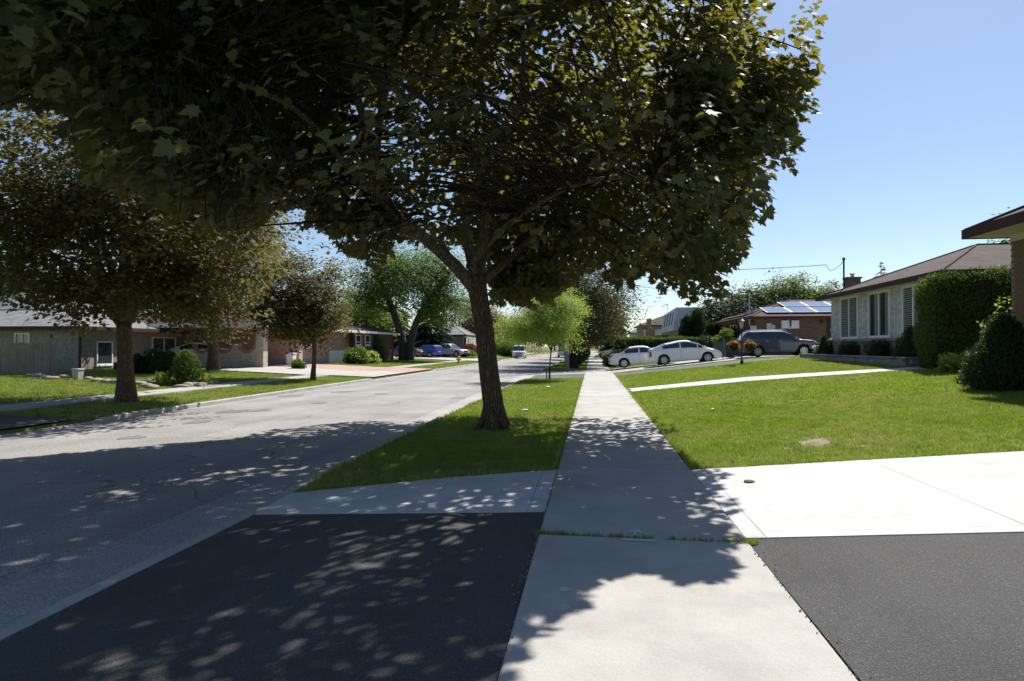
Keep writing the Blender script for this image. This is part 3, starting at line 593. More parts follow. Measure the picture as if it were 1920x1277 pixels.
MT, nl = make_tree('maple_tree', 'large dark-leaved maple with spreading crown on the verge beside the sidewalk', tb,
    [((-2.4, 10.6, 5.6), (7.6, 7.4, 4.6), 1.0, -.75), ((-2.0, 11.5, 4.4), (6.4, 5.6, 2.6), .42, -1), ((1.0, 9.8, 4.4), (3.2, 3.2, 2.2), .09, -1), ((-3.2, 8.8, 8.2), (4.6, 4.6, 1.5), .3, -1), ((-4.5, 7.4, 4.0), (4.5, 3.6, 2.2), .5, -1), ((-5.2, 8.2, 6.6), (4.5, 4.5, 2.4), .38, -1), (tuple(pd(1535, 100, 7.5)), (.8, .8, .9), .10, -1), (tuple(pd(1470, 150, 7.2)), (1.1, 1.1, 1.2), .12, -1), (tuple(pd(1420, 10, 7.0)), (1.2, 1.2, 1.0), .10, -1), (tuple(pd(1320, 470, 9.6)), (1.3, 1.2, 1.1), .07, -1), (tuple(pd(985, 520, 13.5)), (1.3, 1.2, .7), .06, -1), (tuple(pd(640, 430, 12.)), (1.4, 1.2, .8), .06, -1)], LB, 'maple_bark', 'maple_leaf',
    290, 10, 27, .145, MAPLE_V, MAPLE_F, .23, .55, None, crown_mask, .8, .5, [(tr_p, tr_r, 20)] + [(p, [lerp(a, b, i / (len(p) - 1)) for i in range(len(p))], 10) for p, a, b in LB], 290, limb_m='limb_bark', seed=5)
print('main leaves', nl)
# flare of roots at its foot
mb = MB()
for a, l in ((.3, .75), (1.5, .55), (2.6, .5), (3.7, .6), (4.9, .6), (5.7, .7)):
    d = Vector((math.cos(a), math.sin(a), 0)); mb.tube([tb + d * .15 + Vector((0, 0, .5)), tb + d * .21 + Vector((0, 0, .2)), tb + d * .32 + Vector((0, 0, .04)), tb + d * l * .7 + Vector((0, 0, -.05))], [.05, .075, .065, .03], 8)
mb.build('root', 'maple_bark', MT, 'all')

def std_tree(name, label, base, h, trunk_h, r0, ells, bark_m, leaf_m, nsup, ncl, nlf, size, V=KITE_V, F=KITE_F, lean=(0, 0), nl=5, group=None, seed=1, spread=.4, ss=.8, fork=None, up=.8, droop=.35, mask=None, lowres=False):
    b = Vector(base); random.seed(seed * 3 + 1); top = b + Vector((lean[0], lean[1], trunk_h))
    tp = smoothpath([b + Vector((0, 0, -.15)), lerp(b, top, .15), lerp(b, top, .55) + Vector((random.uniform(-.05, .05), random.uniform(-.05, .05), 0)), top]); tr = [(tp, [r0 * lerp(1.35, .85, min(1, i / len(tp) * 2)) * lerp(1, .85, i / len(tp)) for i in range(len(tp))], 12)]
    lb = []; C = np.array(ells[0][0]); R = np.array(ells[0][1])
    for i in range(nl):
        a = 6.28 * i / nl + random.uniform(-.4, .4); e = Vector(C + R * np.array([math.cos(a) * .62, math.sin(a) * .62, random.uniform(-.2, .5)])) if i < nl - 1 else Vector(C + R * np.array([0, 0, .75]))
        p = smoothpath([top - Vector((0, 0, r0 * .6 + .1 * random.random())), lerp(top, e, .35) + Vector((0, 0, .12 * h * random.random())), e]); lb.append((p, r0 * .55, r0 * .12)); tr.append((p, [lerp(r0 * .55, r0 * .12, k / (len(p) - 1)) for k in range(len(p))], 7))
    return make_tree(name, label, b, ells, lb, bark_m, leaf_m, nsup, ncl, nlf, size, V, F, spread, ss, group, mask, up, droop, tr, 0, seed=seed, lowres=lowres)[0]
def el(c, r, w=1., f=-1.): return (c, r, w, f)
# far verge maples
b2 = onG(237, 753)
std_tree('bronze_maple', 'thick-trunked bronze maple on the far verge in front of the beige house', b2, 8, 2.3, .26, [el((b2.x - .3, b2.y, 5.7), (4.9, 4.4, 3.5), 1, -.75), el((b2.x + 1.6, b2.y + .5, 3.1), (2.4, 2.2, .8), .12), el((b2.x - 1.0, b2.y - .6, 3.1), (1.6, 1.8, .7), .06)], 'maple_bark', 'bronze_leaf', 130, 10, 40, .125, LITE_V, LITE_F, (-.1, 0), 7, None, 21, .27, .6)
b3 = onG(400, 694)
std_tree('bronze_maple', 'bronze maple standing at the corner of the carport lawn', b3, 10, 3.2, .33, [el((b3.x, b3.y, 6.9), (4.0, 4.0, 3.3), 1, -.75), el((b3.x - 1., b3.y, 3.9), (2.4, 2.4, .8), .1)], 'maple_bark', 'bronze_leaf', 110, 10, 34, .15, LITE_V, LITE_F, (0, 0), 7, None, 22, .32, .7)
b4 = onG(587, 712)
std_tree('bronze_maple', 'small round bronze maple on the far verge by the carport driveway', b4, 5.5, 1.9, .13, [el((b4.x - .7, b4.y, 4.2), (2.3, 2.3, 2.3), 1, -.9), el((b4.x - .5, b4.y, 2.75), (2.2, 2.1, .8), .3)], 'maple_bark', 'bronze_leaf', 80, 9, 24, .125, LITE_V, LITE_F, (.05, 0), 6, None, 23, .2, .4)
# young honey locust
b5 = onG(1030, 712)
LS = std_tree('honey_locust', 'young lime-green honey locust with thin trunk on the verge', b5, 4.4, 1.5, .045, [el((b5.x - .35, b5.y, 2.5), (2.1, 1.9, 1.05), .8, -.9), el((b5.x + .1, b5.y, 3.4), (1.4, 1.3, 1.15), .6)], 'dark_bark', 'locust_leaf', 80, 10, 40, .115, LANCE_V, KITE_F, (.1, 0), 6, None, 24, .20, .34, droop=.9)
MB().box(b5.x - .16, b5.x - .1, b5.y - .05, b5.y, -.1, .42).build('stake', 'weathered_wood', LS)
# big green tree with twin trunks beyond the carport house
b6 = onG(762, 675); t6 = Vector((b6.x, b6.y, b6.z))
tr6 = [(smoothpath([t6 + Vector((-.35, 0, -.2)), t6 + Vector((-.5, 0, 2)), t6 + Vector((-1.5, .3, 5)), t6 + Vector((-3.6, .5, 9.5))]), [.55 * (1 - .06 * i) for i in range(10)], 10), (smoothpath([t6 + Vector((.35, 0, -.2)), t6 + Vector((.5, 0, 2)), t6 + Vector((1.5, .2, 5)), t6 + Vector((4.4, .5, 9)) ]), [.5 * (1 - .06 * i) for i in range(10)], 10)]
make_tree('shade_tree', 'tall green twin-trunked shade tree standing in front of the parked cars', t6, [el((b6.x, b6.y, 9.2), (6.2, 5, 3.6), 1, -.8), el((b6.x + 3.6, b6.y, 6.2), (2.6, 2.6, 2.4), .3), el((b6.x - 3.8, b6.y, 6.6), (2.3, 2.5, 2.2), .25)], [(p, .5, .2) for p, r, n in tr6], 'grey_bark', 'green_leaf', 140, 9, 18, .25, KITE_V, KITE_F, .5, .9, trunk=tr6, seed=31)
ORD = ['first', 'second', 'third', 'fourth', 'fifth', 'sixth']
# verge row up the near side of the street
for k, (px, Y, r0, cr, ht) in enumerate([(1075, 47, .38, 4.2, 9.5), (1083.5, 56, .36, 4.0, 9), (1091, 68, .36, 4.0, 9), (1097, 84, .34, 4, 9), (1101, 102, .34, 4, 9), (1104, 124, .34, 4, 9)]):
    p = onY(px, 690, Y); b = Vector((p.x, Y, -.03))
    std_tree('street_maple', ORD[k] + ' dark street maple up the near verge beyond the leaning utility pole', b, ht, 2.6, r0, [el((b.x, Y, ht * .58), (cr, cr, ht * .38), 1, -.85), el((b.x, Y, 3.3), (cr * .7, cr * .7, .9), .15)], 'dark_bark', 'row_leaf', 110 if k < 2 else 70, 9, 20, .2 if k < 2 else .28, KITE_V, KITE_F, (0, 0), 5, 'row of street maples up the near verge', 40 + k, .5, .9, lowres=True)
# conifers
def conifer(name, label, base, h, r, leaf_m, group=None, z0=.4, seed=3, dens=1.0, asp=.42, tipup=.1):
    global RNG; RNG = np.random.default_rng(seed); random.seed(seed)
    b = Vector(base); t = thing(name, label, 'tree', b, 0, group); MB().tube([b + Vector((0, 0, -.1)), b + Vector((0, 0, h * .5)), b + Vector((0, 0, h))], [h * .018 + .04, h * .012 + .02, .01], 8).build('trunk', 'dark_bark', t, 'all')
    P = []; N = []; T = []; SZ = []; bm = MB(); z = z0
    while z < h * .985:
        f = 1 - (z - z0) / (h - z0); L = r * f ** .85 + .05; nb = int(5 + 5 * f)
        for k in range(nb):
            a = random.uniform(0, 6.28); l = L * random.uniform(.72, 1.08); d = Vector((math.cos(a), math.sin(a), 0)); s = b + Vector((0, 0, z + random.uniform(-.12, .12))); e = s + d * l + Vector((0, 0, -l * asp + tipup * l))
            m = (s + e) / 2 + Vector((0, 0, l * .10)); bm.tube([s, m, e], [.02, .012, .004], 3, False)
            nn = int((10 + 26 * l) * dens)
            for q in range(nn):
                u = random.uniform(.12, 1) ** .8; c = s * (1 - u) ** 2 + m * 2 * u * (1 - u) + e * u * u; side = random.choice((-1, 1)); ld = d * .8 + Vector((-d.y, d.x, 0)) * side * random.uniform(.3, 1.1) + Vector((0, 0, -.25 + random.uniform(-.2, .15)))
                P.append(c); T.append(ld); N.append(Vector((0, 0, 1)) + Vector((random.gauss(0, .4), random.gauss(0, .4), 0))); SZ.append(min(.42, .14 + .16 * l) * random.uniform(.7, 1.2))
        z += max(.16, .30 * (h / 9))
    bm.build('branches', 'dark_bark', t); me = leaves_mesh('crown', np.array([tuple(p) for p in P]) - np.array(b), np.array([tuple(p) for p in N]), np.array([tuple(p) for p in T]), np.array(SZ), LANCE_V * np.array([1.5, 1, 1]), KITE_F); link('crown', me, leaf_m, t, False, 'stuff'); return t
p = onY(808, 670, 82); conifer('spruce_tree', 'broad dark spruce behind the blue car', (p.x, 82, .4), 9.5, 4.3, 'spruce_needle', seed=51, dens=1.2)
p = onY(742, 670, 84); conifer('spruce_tree', 'dark spruce rising behind the twin-trunked shade tree', (p.x, 84, .4), 12, 4, 'spruce_needle', seed=52)
p = onY(1156, 650, 92); conifer('spruce_tree', 'slim pointed spruce behind the clipped hedge end', (p.x, 92, .5), 9.2, 3.0, 'spruce_needle', seed=53, dens=1.2)
p = onY(1652, 520, 62); conifer('spruce_tree', 'thin pointed spruce top rising over the grey house roof', (p.x, 62, 1.), 8.7, 2.2, 'spruce_needle', seed=54, dens=.7)
# background trees
def bgtree(px, ytop, Y, rx, leaf_m, label, seed, name='garden_tree', zlow=1.5, group=None, n=60, rz_=None, size=.36, ns=8, nlf=17):
    p = onY(px, ytop, Y); g = .4 if p.x < 0 else 1.0; h = p.z - g; cz = g + zlow + (h - zlow) / 2
    return std_tree(name, label, (p.x, Y, g), h, max(.8, zlow + .6), .16 + h * .012, [el((p.x, Y, cz), (rx, rx, (h - zlow) / 2), 1, -1), el((p.x + rx * .4, Y, cz - .2), (rx * .7, rx * .7, (h - zlow) / 2.6), .35)], 'dark_bark', leaf_m, n, ns, nlf, size, KITE_V, KITE_F, (0, 0), 5, group, seed, .5, .75, lowres=True)
bgtree(688, 560, 78, 4.2, 'green_leaf', 'round bright green tree behind the brick bungalow roof', 61)
bgtree(655, 540, 100, 5, 'green_leaf', 'loose green tree far behind the brick bungalow', 62, n=40)
bgtree(885, 560, 112, 5.5, 'bronze_leaf', 'dark bronze tree beside the blue-grey house', 63)
bgtree(935, 585, 150, 7, 'bronze_leaf', 'bronze tree far up the street on the left verge', 64)
bgtree(985, 600, 190, 9, 'green_leaf', 'far green tree where the street ends', 65, n=50, size=.5)
bgtree(1040, 590, 230, 12, 'dark_green_leaf', 'dark tree closing the far end of the street', 66, n=60, size=.7)
bgtree(945, 640, 100, 2.4, 'green_leaf', 'low rounded green tree by the white van', 67, zlow=.3, n=30)
bgtree(75, 470, 52, 5.5, 'green_leaf', 'bright green tree behind the beige house roof', 68, n=70)
bgtree(-60, 400, 46, 6, 'dark_green_leaf', 'dark green tree behind the plank fence', 69, n=60)
bgtree(200, 520, 60, 5.5, 'dark_green_leaf', 'dark tree between the beige house and the carport', 70, n=60)
bgtree(470, 520, 72, 5, 'bronze_leaf', 'bronze tree behind the carport roof', 71, n=45)
for k, (px, yt, Y, rx) in enumerate([(1352, 552, 72, 3.6), (1392, 545, 74, 3.4), (1425, 552, 76, 3.2)]): bgtree(px, yt, Y, rx, 'dark_green_leaf', ORD[k] + ' dark leafy tree from the white house in the clump behind the solar roof', 72 + k, zlow=.8, group='tree clump behind the solar roof', n=55)
bgtree(1462, 514, 78, 4.6, 'green_leaf', 'tallest green tree behind the solar panels', 76, n=90); bgtree(1493, 524, 79, 3.2, 'green_leaf', 'rounded green tree next to the tallest one behind the panels', 77, n=50)
for k, (px, yt) in enumerate([(1525, 540), (1548, 538), (1572, 537)]): bgtree(px, yt, 80, 2.6, 'green_leaf', ORD[k] + ' low green tree from the tallest one along the solar roof ridge', 80 + k, group='low trees behind the ridge', n=30)
bgtree(1975, 385, 44, 2.4, 'green_leaf', 'green tree behind the brown brick house roof', 85, n=40)
for k, (px, yt, Y) in enumerate([(1185, 640, 150), (1120, 628, 170), (1075, 622, 150)]): bgtree(px, yt, Y, 5.5, 'dark_green_leaf', ['small distant tree beyond the low dark-roofed bungalow', 'small distant tree between the street maples and the slim spruce', 'small distant tree behind the far end of the street maple row'][k], 86 + k, group='distant trees up the street', n=28, size=.5)

# ------------------------------------------------------------------ hedges and shrubs
def clad(t, surf_pts, surf_n, leaf_m, size, jitter=.06, core=None, V=LANCE_V):
    P = surf_pts + RNG.normal(size=surf_pts.shape) * jitter; N = surf_n * .5 + RNG.normal(size=P.shape) * .7; T = surf_n * .5 + np.array([0, 0, .6]) + RNG.normal(size=P.shape) * .6
    me = leaves_mesh('foliage', P - np.array(origin_of(t)), N, T, size * RNG.uniform(.6, 1.2, len(P)), V, KITE_F); link('foliage', me, leaf_m, t, False, 'stuff')
def lumpy(P, amp, sc): return amp * (np.sin(P[:, 0] * sc + 1.3) * np.sin(P[:, 1] * sc * 1.1 + .4) + np.sin(P[:, 2] * sc * 1.3 + P[:, 0] * sc * .7))
def box_hedge(name, label, c, hx, hy, z0, z1, rz_, leaf_m, n, size, cat='hedge', rnd=.25, amp=.05):
    t = thing(name, label, cat, (c[0], c[1], z0), 0); q = RNG.normal(size=(n, 3)); q = np.sign(q) * np.abs(nrm(q)) ** rnd; q /= np.max(np.abs(q), axis=1, keepdims=True) ** .85
    q = RNG.uniform(-1, 1, (n, 3)); ax = RNG.choice(3, n, p=np.array([hy * (z1 - z0) / 2, hx * (z1 - z0) / 2, hx * hy]) / (hy * (z1 - z0) / 2 + hx * (z1 - z0) / 2 + hx * hy)); q[np.arange(n), ax] = RNG.choice([-1, 1], n)
    nn = nrm(q ** 7 + 1e-6); q = q / (np.sum(np.abs(q) ** 9, 1, keepdims=True) ** (1 / 9)); hz = (z1 - z0) / 2; L = q * np.array([hx, hy, hz]); L += nn * lumpy(L, amp, 3.)[:, None]
    cs, sn = math.cos(rz_), math.sin(rz_); Rm = np.array([[cs, -sn, 0], [sn, cs, 0], [0, 0, 1]]); W = L @ Rm.T + np.array([c[0], c[1], z0 + hz]); clad(t, W, nn @ Rm.T, leaf_m, size)
    cb = MB(); cb.box(-hx + .1, hx - .1, -hy + .1, hy - .1, -hz, hz - .1, .12); cb.v = [tuple(np.array([x, y, z]) @ Rm.T + np.array([c[0], c[1], z0 + hz])) for x, y, z in cb.v]; cb.build('branch_core', 'soil' if False else 'dark_bark', t); return t
def round_shrub(name, label, base, r, h, leaf_m, n, size, shape='dome', group=None, cat='shrub', amp=.05, core=True, V=LANCE_V):
    b = Vector(base); t = thing(name, label, cat, b, 0, group); u = RNG.random(n); a = RNG.uniform(0, 6.283, n)
    if shape == 'cone': rr = r * (1 - u) ** .75 * np.minimum(1, .55 + u * 5); nz = .45
    elif shape == 'column': rr = r * np.minimum(1, (1 - u) ** .45) * np.minimum(1, .7 + u * 2); nz = .2
    else: rr = r * np.sqrt(np.maximum(0, 1 - np.maximum(0, (u - .25) / .75) ** 2)) * np.minimum(1, .8 + u); nz = .5
    W = np.stack([b.x + rr * np.cos(a), b.y + rr * np.sin(a), b.z + u * h], 1); nn = nrm(np.stack([np.cos(a), np.sin(a), np.full(n, nz) + (u > .8) * .8], 1)); W += nn * lumpy(W, amp, 5.)[:, None]
    clad(t, W, nn, leaf_m, size, .05, V=V)
    if core:
        pr = []
        for k in range(9):
            q = k / 8; rq = {'cone': r * (1 - q) ** .75 * min(1, .55 + q * 5), 'column': r * min(1, (1 - q) ** .45) * min(1, .7 + q * 2)}.get(shape, r * math.sqrt(max(0, 1 - max(0, (q - .25) / .75) ** 2)) * min(1, .8 + q)); pr.append((max(.005, rq * .86 - .02), q * h * .95))
        MB().lathe(pr, b, 14).build('branch_core', 'dark_bark', t, 'all')
    return t
# ------------------------------------------------------------------ buildings
def fbox(mb, face, plane, a0, a1, z0, z1, d0, d1):
    if face == 'x-': return mb.box(plane - d1, plane - d0, a0, a1, z0, z1)
    if face == 'x+': return mb.box(plane + d0, plane + d1, a0, a1, z0, z1)
    return mb.box(a0, a1, plane - d1, plane - d0, z0, z1)          # 'y-'
def window(t, face, plane, a0, a1, z0, z1, nv=2, nh=0, fr=.07, frame='white_paint', sill=True, blind=None, glassm='window_glass', hs=None):
    if a0 > a1: a0, a1 = a1, a0
    m = MB(); W = lambda *q: fbox(m, face, plane, *q)
    W(a0, a1, z1 - fr, z1, .0, .07); W(a0, a1, z0, z0 + fr, .0, .07); W(a0, a0 + fr, z0 + fr, z1 - fr, .0, .07); W(a1 - fr, a1, z0 + fr, z1 - fr, .0, .07)
    for k in range(1, nv): c = lerp(a0, a1, k / nv); W(c - fr * .45, c + fr * .45, z0 + fr, z1 - fr, .0, .066)
    for h in (hs or []): c = lerp(z0, z1, h); W(a0 + fr, a1 - fr, c - fr * .35, c + fr * .35, .0, .063)
    o = m.build('window', frame, t)
    for k in range(nv):
        p0, p1 = lerp(a0, a1, k / nv) + fr * .5, lerp(a0, a1, (k + 1) / nv) - fr * .5
        if blind == 'shutter':
            s = MB(); fbox(s, face, plane, p0, p1, z0 + fr * .5, z1 - fr * .5, .002, .006); s.build('room_backing', 'dark_interior', o)
            s = MB(); z = z0 + fr + .03
            while z < z1 - fr - .05: fbox(s, face, plane, p0 + .03, p1 - .03, z, z + .045, .010, .028); z += .085
            s.build('shutter_slats', 'blind_white', o, kind='stuff')
            s = MB(); fbox(s, face, plane, p0, p1, z0 + fr * .5, z1 - fr * .5, .040, .044); s.build('pane', 'clear_glass', o)
        elif blind == 'curtain':
            s = MB(); fbox(s, face, plane, p0, p1, z0 + fr * .5, z1 - fr * .5, .002, .006); s.build('room_backing', 'dark_interior', o)
            s = MB(); n = 14
            for q in range(n): u0 = lerp(p0, p1, .02 + .45 * q / n); fbox(s, face, plane, u0, u0 + (p1 - p0) * .028, z0 + fr, z1 - fr, .010, .022 + .006 * (q % 2))
            s.build('curtain', 'blind_white', o)
            s = MB(); fbox(s, face, plane, p0, p1, z0 + fr * .5, z1 - fr * .5, .040, .044); s.build('pane', 'clear_glass', o)
        else:
            s = MB(); fbox(s, face, plane, p0, p1, z0 + fr * .5, z1 - fr * .5, .012, .03); s.build('pane', glassm, o)
    if sill: s = MB(); fbox(s, face, plane, a0 - .06, a1 + .06, z0 - .07, z0 - .002, .0, .11); s.build('sill', frame, o)
    return o
def hip_roof(t, x0, x1, y0, y1, ze, zr, axis, i0, i1, mat, trim='brown_trim', soff='cream_paint', fh=.17, gut=True):
    if axis == 'x': ym = (y0 + y1) / 2; R = [(x0 + i0, ym, zr), (x1 - i1, ym, zr)]; F = [(0, 1, 5, 4), (1, 2, 5), (2, 3, 4, 5), (3, 0, 4)]
    else: xm = (x0 + x1) / 2; R = [(xm, y0 + i0, zr), (xm, y1 - i1, zr)]; F = [(0, 1, 4), (1, 2, 5, 4), (2, 3, 5), (3, 0, 4, 5)]
    m = MB(); m.add([(x0, y0, ze), (x1, y0, ze), (x1, y1, ze), (x0, y1, ze)] + R, F + [(3, 2, 1, 0)]); r = m.build('roof', mat, t)
    m = MB(); e = .05
    m.box(x0 - e, x1 + e, y0 - e, y0 - .003, ze - fh, ze + .035); m.box(x0 - e, x1 + e, y1 + .003, y1 + e, ze - fh, ze + .035); m.box(x0 - e, x0 - .003, y0 - .002, y1 + .002, ze - fh, ze + .033); m.box(x1 + .003, x1 + e, y0 - .002, y1 + .002, ze - fh, ze + .033)
    m.build('fascia', trim, r); m = MB(); m.box(x0, x1, y0, y1, ze - fh + .02, ze - fh + .04); m.build('soffit', soff, r)
    # ridge and hip caps
    def cap(a, b): d = Vector(b) - Vector(a); MB().tube([Vector(a) + Vector((0, 0, .01)), Vector(b) + Vector((0, 0, .01))], .05, 5).build('ridge_cap', mat, r)
    C4 = [(x0, y0, ze), (x1, y0, ze), (x1, y1, ze), (x0, y1, ze)]
    cap(*R)
    for k, (c) in enumerate(C4):
        tgt = (R[0] if k in (0, 3) else R[1]) if axis == 'x' else (R[0] if k in (0, 1) else R[1]); cap(c, tgt)
    return r
def wallbox(t, name, mat, *b): m = MB(); m.box(*b); return m.build(name, mat, t)
def downspout(t, x, y, z0, z1, mat='brown_trim'): m = MB(); m.box(x - .04, x + .04, y - .05, y + .05, z0, z1, .008); return m.build('downspout', mat, t)

# --- grey stone bungalow (right)
XF = 12.3; e0 = onX(1765, 503, 11.75); e1 = onX(1531, 562, 11.75); ZE = (e0.z + e1.z) / 2; Y0, Y1 = e0.y + .5, e1.y - .5
G = thing('stone_bungalow', 'grey stone bungalow with white framed windows and brown hip roof', 'house', (XF + 3, (Y0 + Y1) / 2, .8))
wallbox(G, 'wall', 'grey_stone', XF, 25, Y0, Y1, .5, ZE - .13)
sz = onX(1640, 637, XF - .15).z
wallbox(G, 'foundation', 'field_stone', XF - .12, XF - .003, Y0 - .1, Y1 + .1, .4, sz - .05); wallbox(G, 'ledge', 'block_stone', XF - .19, XF - .002, Y0 - .12, Y1 + .12, sz - .05, sz + .06)
wt = onX(1650, 545, XF).z
for i, (pa, pb, bl) in enumerate([(1577.5, 1611, 'shutter'), (1630.5, 1671.5, 'curtain'), (1694, 1738, 'shutter')]):
    ya, yb = onX(pa, 600, XF).y, onX(pb, 600, XF).y; window(G, 'x-', XF, ya, yb, sz + .07, wt, 2, fr=.11, blind=bl, sill=False)
m = MB(); m.box(XF - .03, XF - .002, Y0, Y1, wt + .02, ZE - .16); m.build('frieze_board', 'cream_paint', G)
ap = onX(1832, 459, 16.2)
hip_roof(G, 11.75, 26, e0.y, e1.y, ZE, ap.z, 'x', 4.45, 4.4, 'brown_shingle')
# its planter of stone blocks
pt = onX(1697, 670, 11.35); pb_ = onX(1697, 688, 11.35); PZ0, PZ1 = pb_.z, pt.z; PY0, PY1 = pt.y, onX(1499, 665, 11.35).y
PL = thing('stone_planter', 'low grey stone block planter along the front of the bungalow', 'planter', (11.6, (PY0 + PY1) / 2, PZ0))
bl = [MB().box(0, .2, 0, .415, 0, .16, .012), None]; me = bpy.data.meshes.new('block'); me.from_pydata(bl[0].v, [], bl[0].f); me.materials.append(M('block_stone')); me.update(); O = origin_of(PL); nb = 0
hc = (PZ1 - PZ0 - .05) / 2
for c in range(2):
    y = PY0 + (.2 if c else 0)
    while y < PY1 - .3: o = bpy.data.objects.new('block', me); COL.objects.link(o); o.parent = PL; o.location = Vector((11.35, y, PZ0 - .03 + c * hc)) - O; o.scale = (1, 1, (hc + .02) / .165); y += .422
    x = 11.55
    while x < 12.9: o = bpy.data.objects.new('block', me); COL.objects.link(o); o.parent = PL; o.location = Vector((x + .42, PY0, PZ0 - .03 + c * hc)) - O; o.rotation_euler = (0, 0, rad(90)); o.scale = (1, 1, (hc + .02) / .165); x += .422
m = MB(); m.box(11.31, 11.6, PY0 - .04, PY1 + .02, PZ1 - .05, PZ1 + .01, .01); m.box(11.602, 13.1, PY0 - .04, PY0 + .24, PZ1 - .05, PZ1 + .008, .01); m.build('coping', 'block_stone', PL)
wallbox(PL, 'bed_soil', 'soil', 11.56, XF - .13, PY0 + .2, PY1 - .1, PZ0, PZ1 - .06)
def bed(px, Y=None, X=11.85): p = onX(px, 660, X); return Vector((X, p.y, PZ1 - .07))
round_shrub('conical_shrub', 'small dark conical shrub at the far end of the stone planter', bed(1545), .5, 1.05, 'yew_leaf', 2600, .09, 'cone', None, 'shrub', .03)
round_shrub('mounded_shrub', 'low dark mounded shrub under the shuttered window', bed(1592), .5, .62, 'yew_leaf', 1700, .09, 'dome'); round_shrub('mounded_shrub', 'low dark mounded shrub under the curtained window', bed(1648), .5, .68, 'dark_green_leaf', 1700, .09, 'dome')
round_shrub('conical_shrub', 'broad dark conical shrub in the planter beside the tall cedar hedge', bed(1706), .62, 1.12, 'yew_leaf', 3000, .09, 'cone', None, 'shrub', .03)
hp = onY(1752, 600, 22.2); hq = onY(1905, 600, 22.2)
box_hedge('cedar_hedge', 'tall clipped cedar hedge beside the grey stone bungalow', ((hp.x + hq.x) / 2 + .1, 22.75), (hq.x - hp.x) / 2 + .1, .62, .75, onY(1800, 513, 22.2).z, rad(-3), 'cedar_leaf', 30000, .13, amp=.07)
# --- brown brick house at the right edge
XB = 10.0; c0 = onX(1897, 500, XB); YB1 = c0.y; ec = onY(1809, 447, YB1 + .45); ZB = ec.z + .18
Bk = thing('brick_house', 'brown brick house with deep dark eaves at the lawn edge', 'house', (XB + 2, YB1 - 3, .7))
wallbox(Bk, 'wall', 'brown_brick', XB, 20, 8.6, YB1, .3, ZB - .13)
hip_roof(Bk, ec.x, 21, 7.8, YB1 + .45, ZB, ZB + 2.1, 'x', 4.6, 4.5, 'brown_shingle', fh=.2)
plain('brick_brown', (.19, .125, .08), .9, 0, .15, .35, 20, .003); plain('mortar', (.26, .235, .2), .95, 0, .1)
wallbox(Bk, 'mortar_panel', 'mortar', XB - .006, XB - .001, YB1 - 1.32, YB1 - .001, .5, ZB - .2)
b_ = MB().box(-.012, .0, 0, .205, 0, .064); me = bpy.data.meshes.new('brick'); me.from_pydata(b_.v, [], b_.f); me.materials.append(M('brick_brown')); me.update(); O = origin_of(Bk)
for r_ in range(47):
    z = .62 + r_ * .0745
    if z > ZB - .28: break
    for k in range(6):
        o = bpy.data.objects.new('brick', me); COL.objects.link(o); o.parent = Bk; o.location = Vector((XB - .006 - random.uniform(0, .003), YB1 - .207 - k * .2155 - (.107 if r_ % 2 else 0), z)) - O
m = MB(); m.box(XB - .03, XB - .003, 8.6, YB1, ZB - .36, ZB - .19); m.build('frieze_board', 'cream_paint', Bk)
window(Bk, 'x-', XB, 10.4, 12.6, 1.6, 3.4, 2)
yb = onY(1893, 690, 15.3); round_shrub('yew_shrub', 'large dark cone-shaped yew at the corner of the brown brick house', (yb.x - .1, 15.3, gz(yb.x, 15.3)), .92, 1.6, 'yew_leaf', 14000, .10, 'cone', amp=.06)
vb = onY(1888, 620, 18.4); round_shrub('variegated_shrub', 'pale yellow-green shrub between the cedar hedge and the yew', (vb.x, 18.4, .75), .55, 2.0, 'lime_leaf', 900, .11, 'dome', amp=.2, core=False, V=KITE_V)
gb = onG(1806, 697); round_shrub('daylily_clump', 'bright arching daylily clump at the foot of the yew', (gb.x, gb.y, gz(gb.x, gb.y) - .05), .42, .42, 'lime_leaf', 700, .34, 'dome', amp=.1, core=False, cat='plant')
# --- brown brick bungalow with solar panels
e0 = onY(1404, 594, 44.5); ZE2 = e0.z; X2 = e0.x + .45; YN, YFr = 45.0, 58.5
R2 = thing('solar_bungalow', 'brown brick bungalow with solar panels on its roof', 'house', (X2 + 4, 50, 1.))
wallbox(R2, 'wall', 'dark_brick', X2, 26, YN, YFr, .6, ZE2 - .13)
zr2 = onY(1450, 562, 51.6).z
rf = hip_roof(R2, e0.x, 27, 44.5, 59.0, ZE2, zr2, 'x', 5.0, 5, 'red_brown_shingle')
tp_ = (zr2 - ZE2) / 7.25
def panel(c, u, v, wu, wv):
    u, v = Vector(u).normalized(), Vector(v).normalized(); n = u.cross(v); q = MB(); c = Vector(c) + n * .1
    def slab(mb, a0, a1, b0, b1, t0, t1): mb.add([c + u * a + v * b + n * t for t in (t0, t1) for a, b in ((a0, b0), (a1, b0), (a1, b1), (a0, b1))], [(3, 2, 1, 0), (4, 5, 6, 7), (0, 1, 5, 4), (1, 2, 6, 5), (2, 3, 7, 6), (3, 0, 4, 7)])
    slab(q, 0, wu, 0, wv, 0, .035); P = q.build('solar_panel', 'panel_white', R2)
    g = MB()
    slab(g, .045, wu - .045, .045, wv - .045, .033, .040); g.build('cell', 'solar_cell', P)
sv = Vector((0, 1, tp_))
pst = onY(1437, 585, 45.6); 
for k in range(6): panel((pst.x + k * 1.72, 45.5, ZE2 + 1.0 * tp_), (1, 0, 0), sv, 1.68, 2.0)
for k in range(5): panel((pst.x + 1.9 + k * 1.72, 47.9, ZE2 + 3.4 * tp_), (1, 0, 0), sv, 1.68, 2.0)
sf = Vector((5.0, 0, zr2 - ZE2))
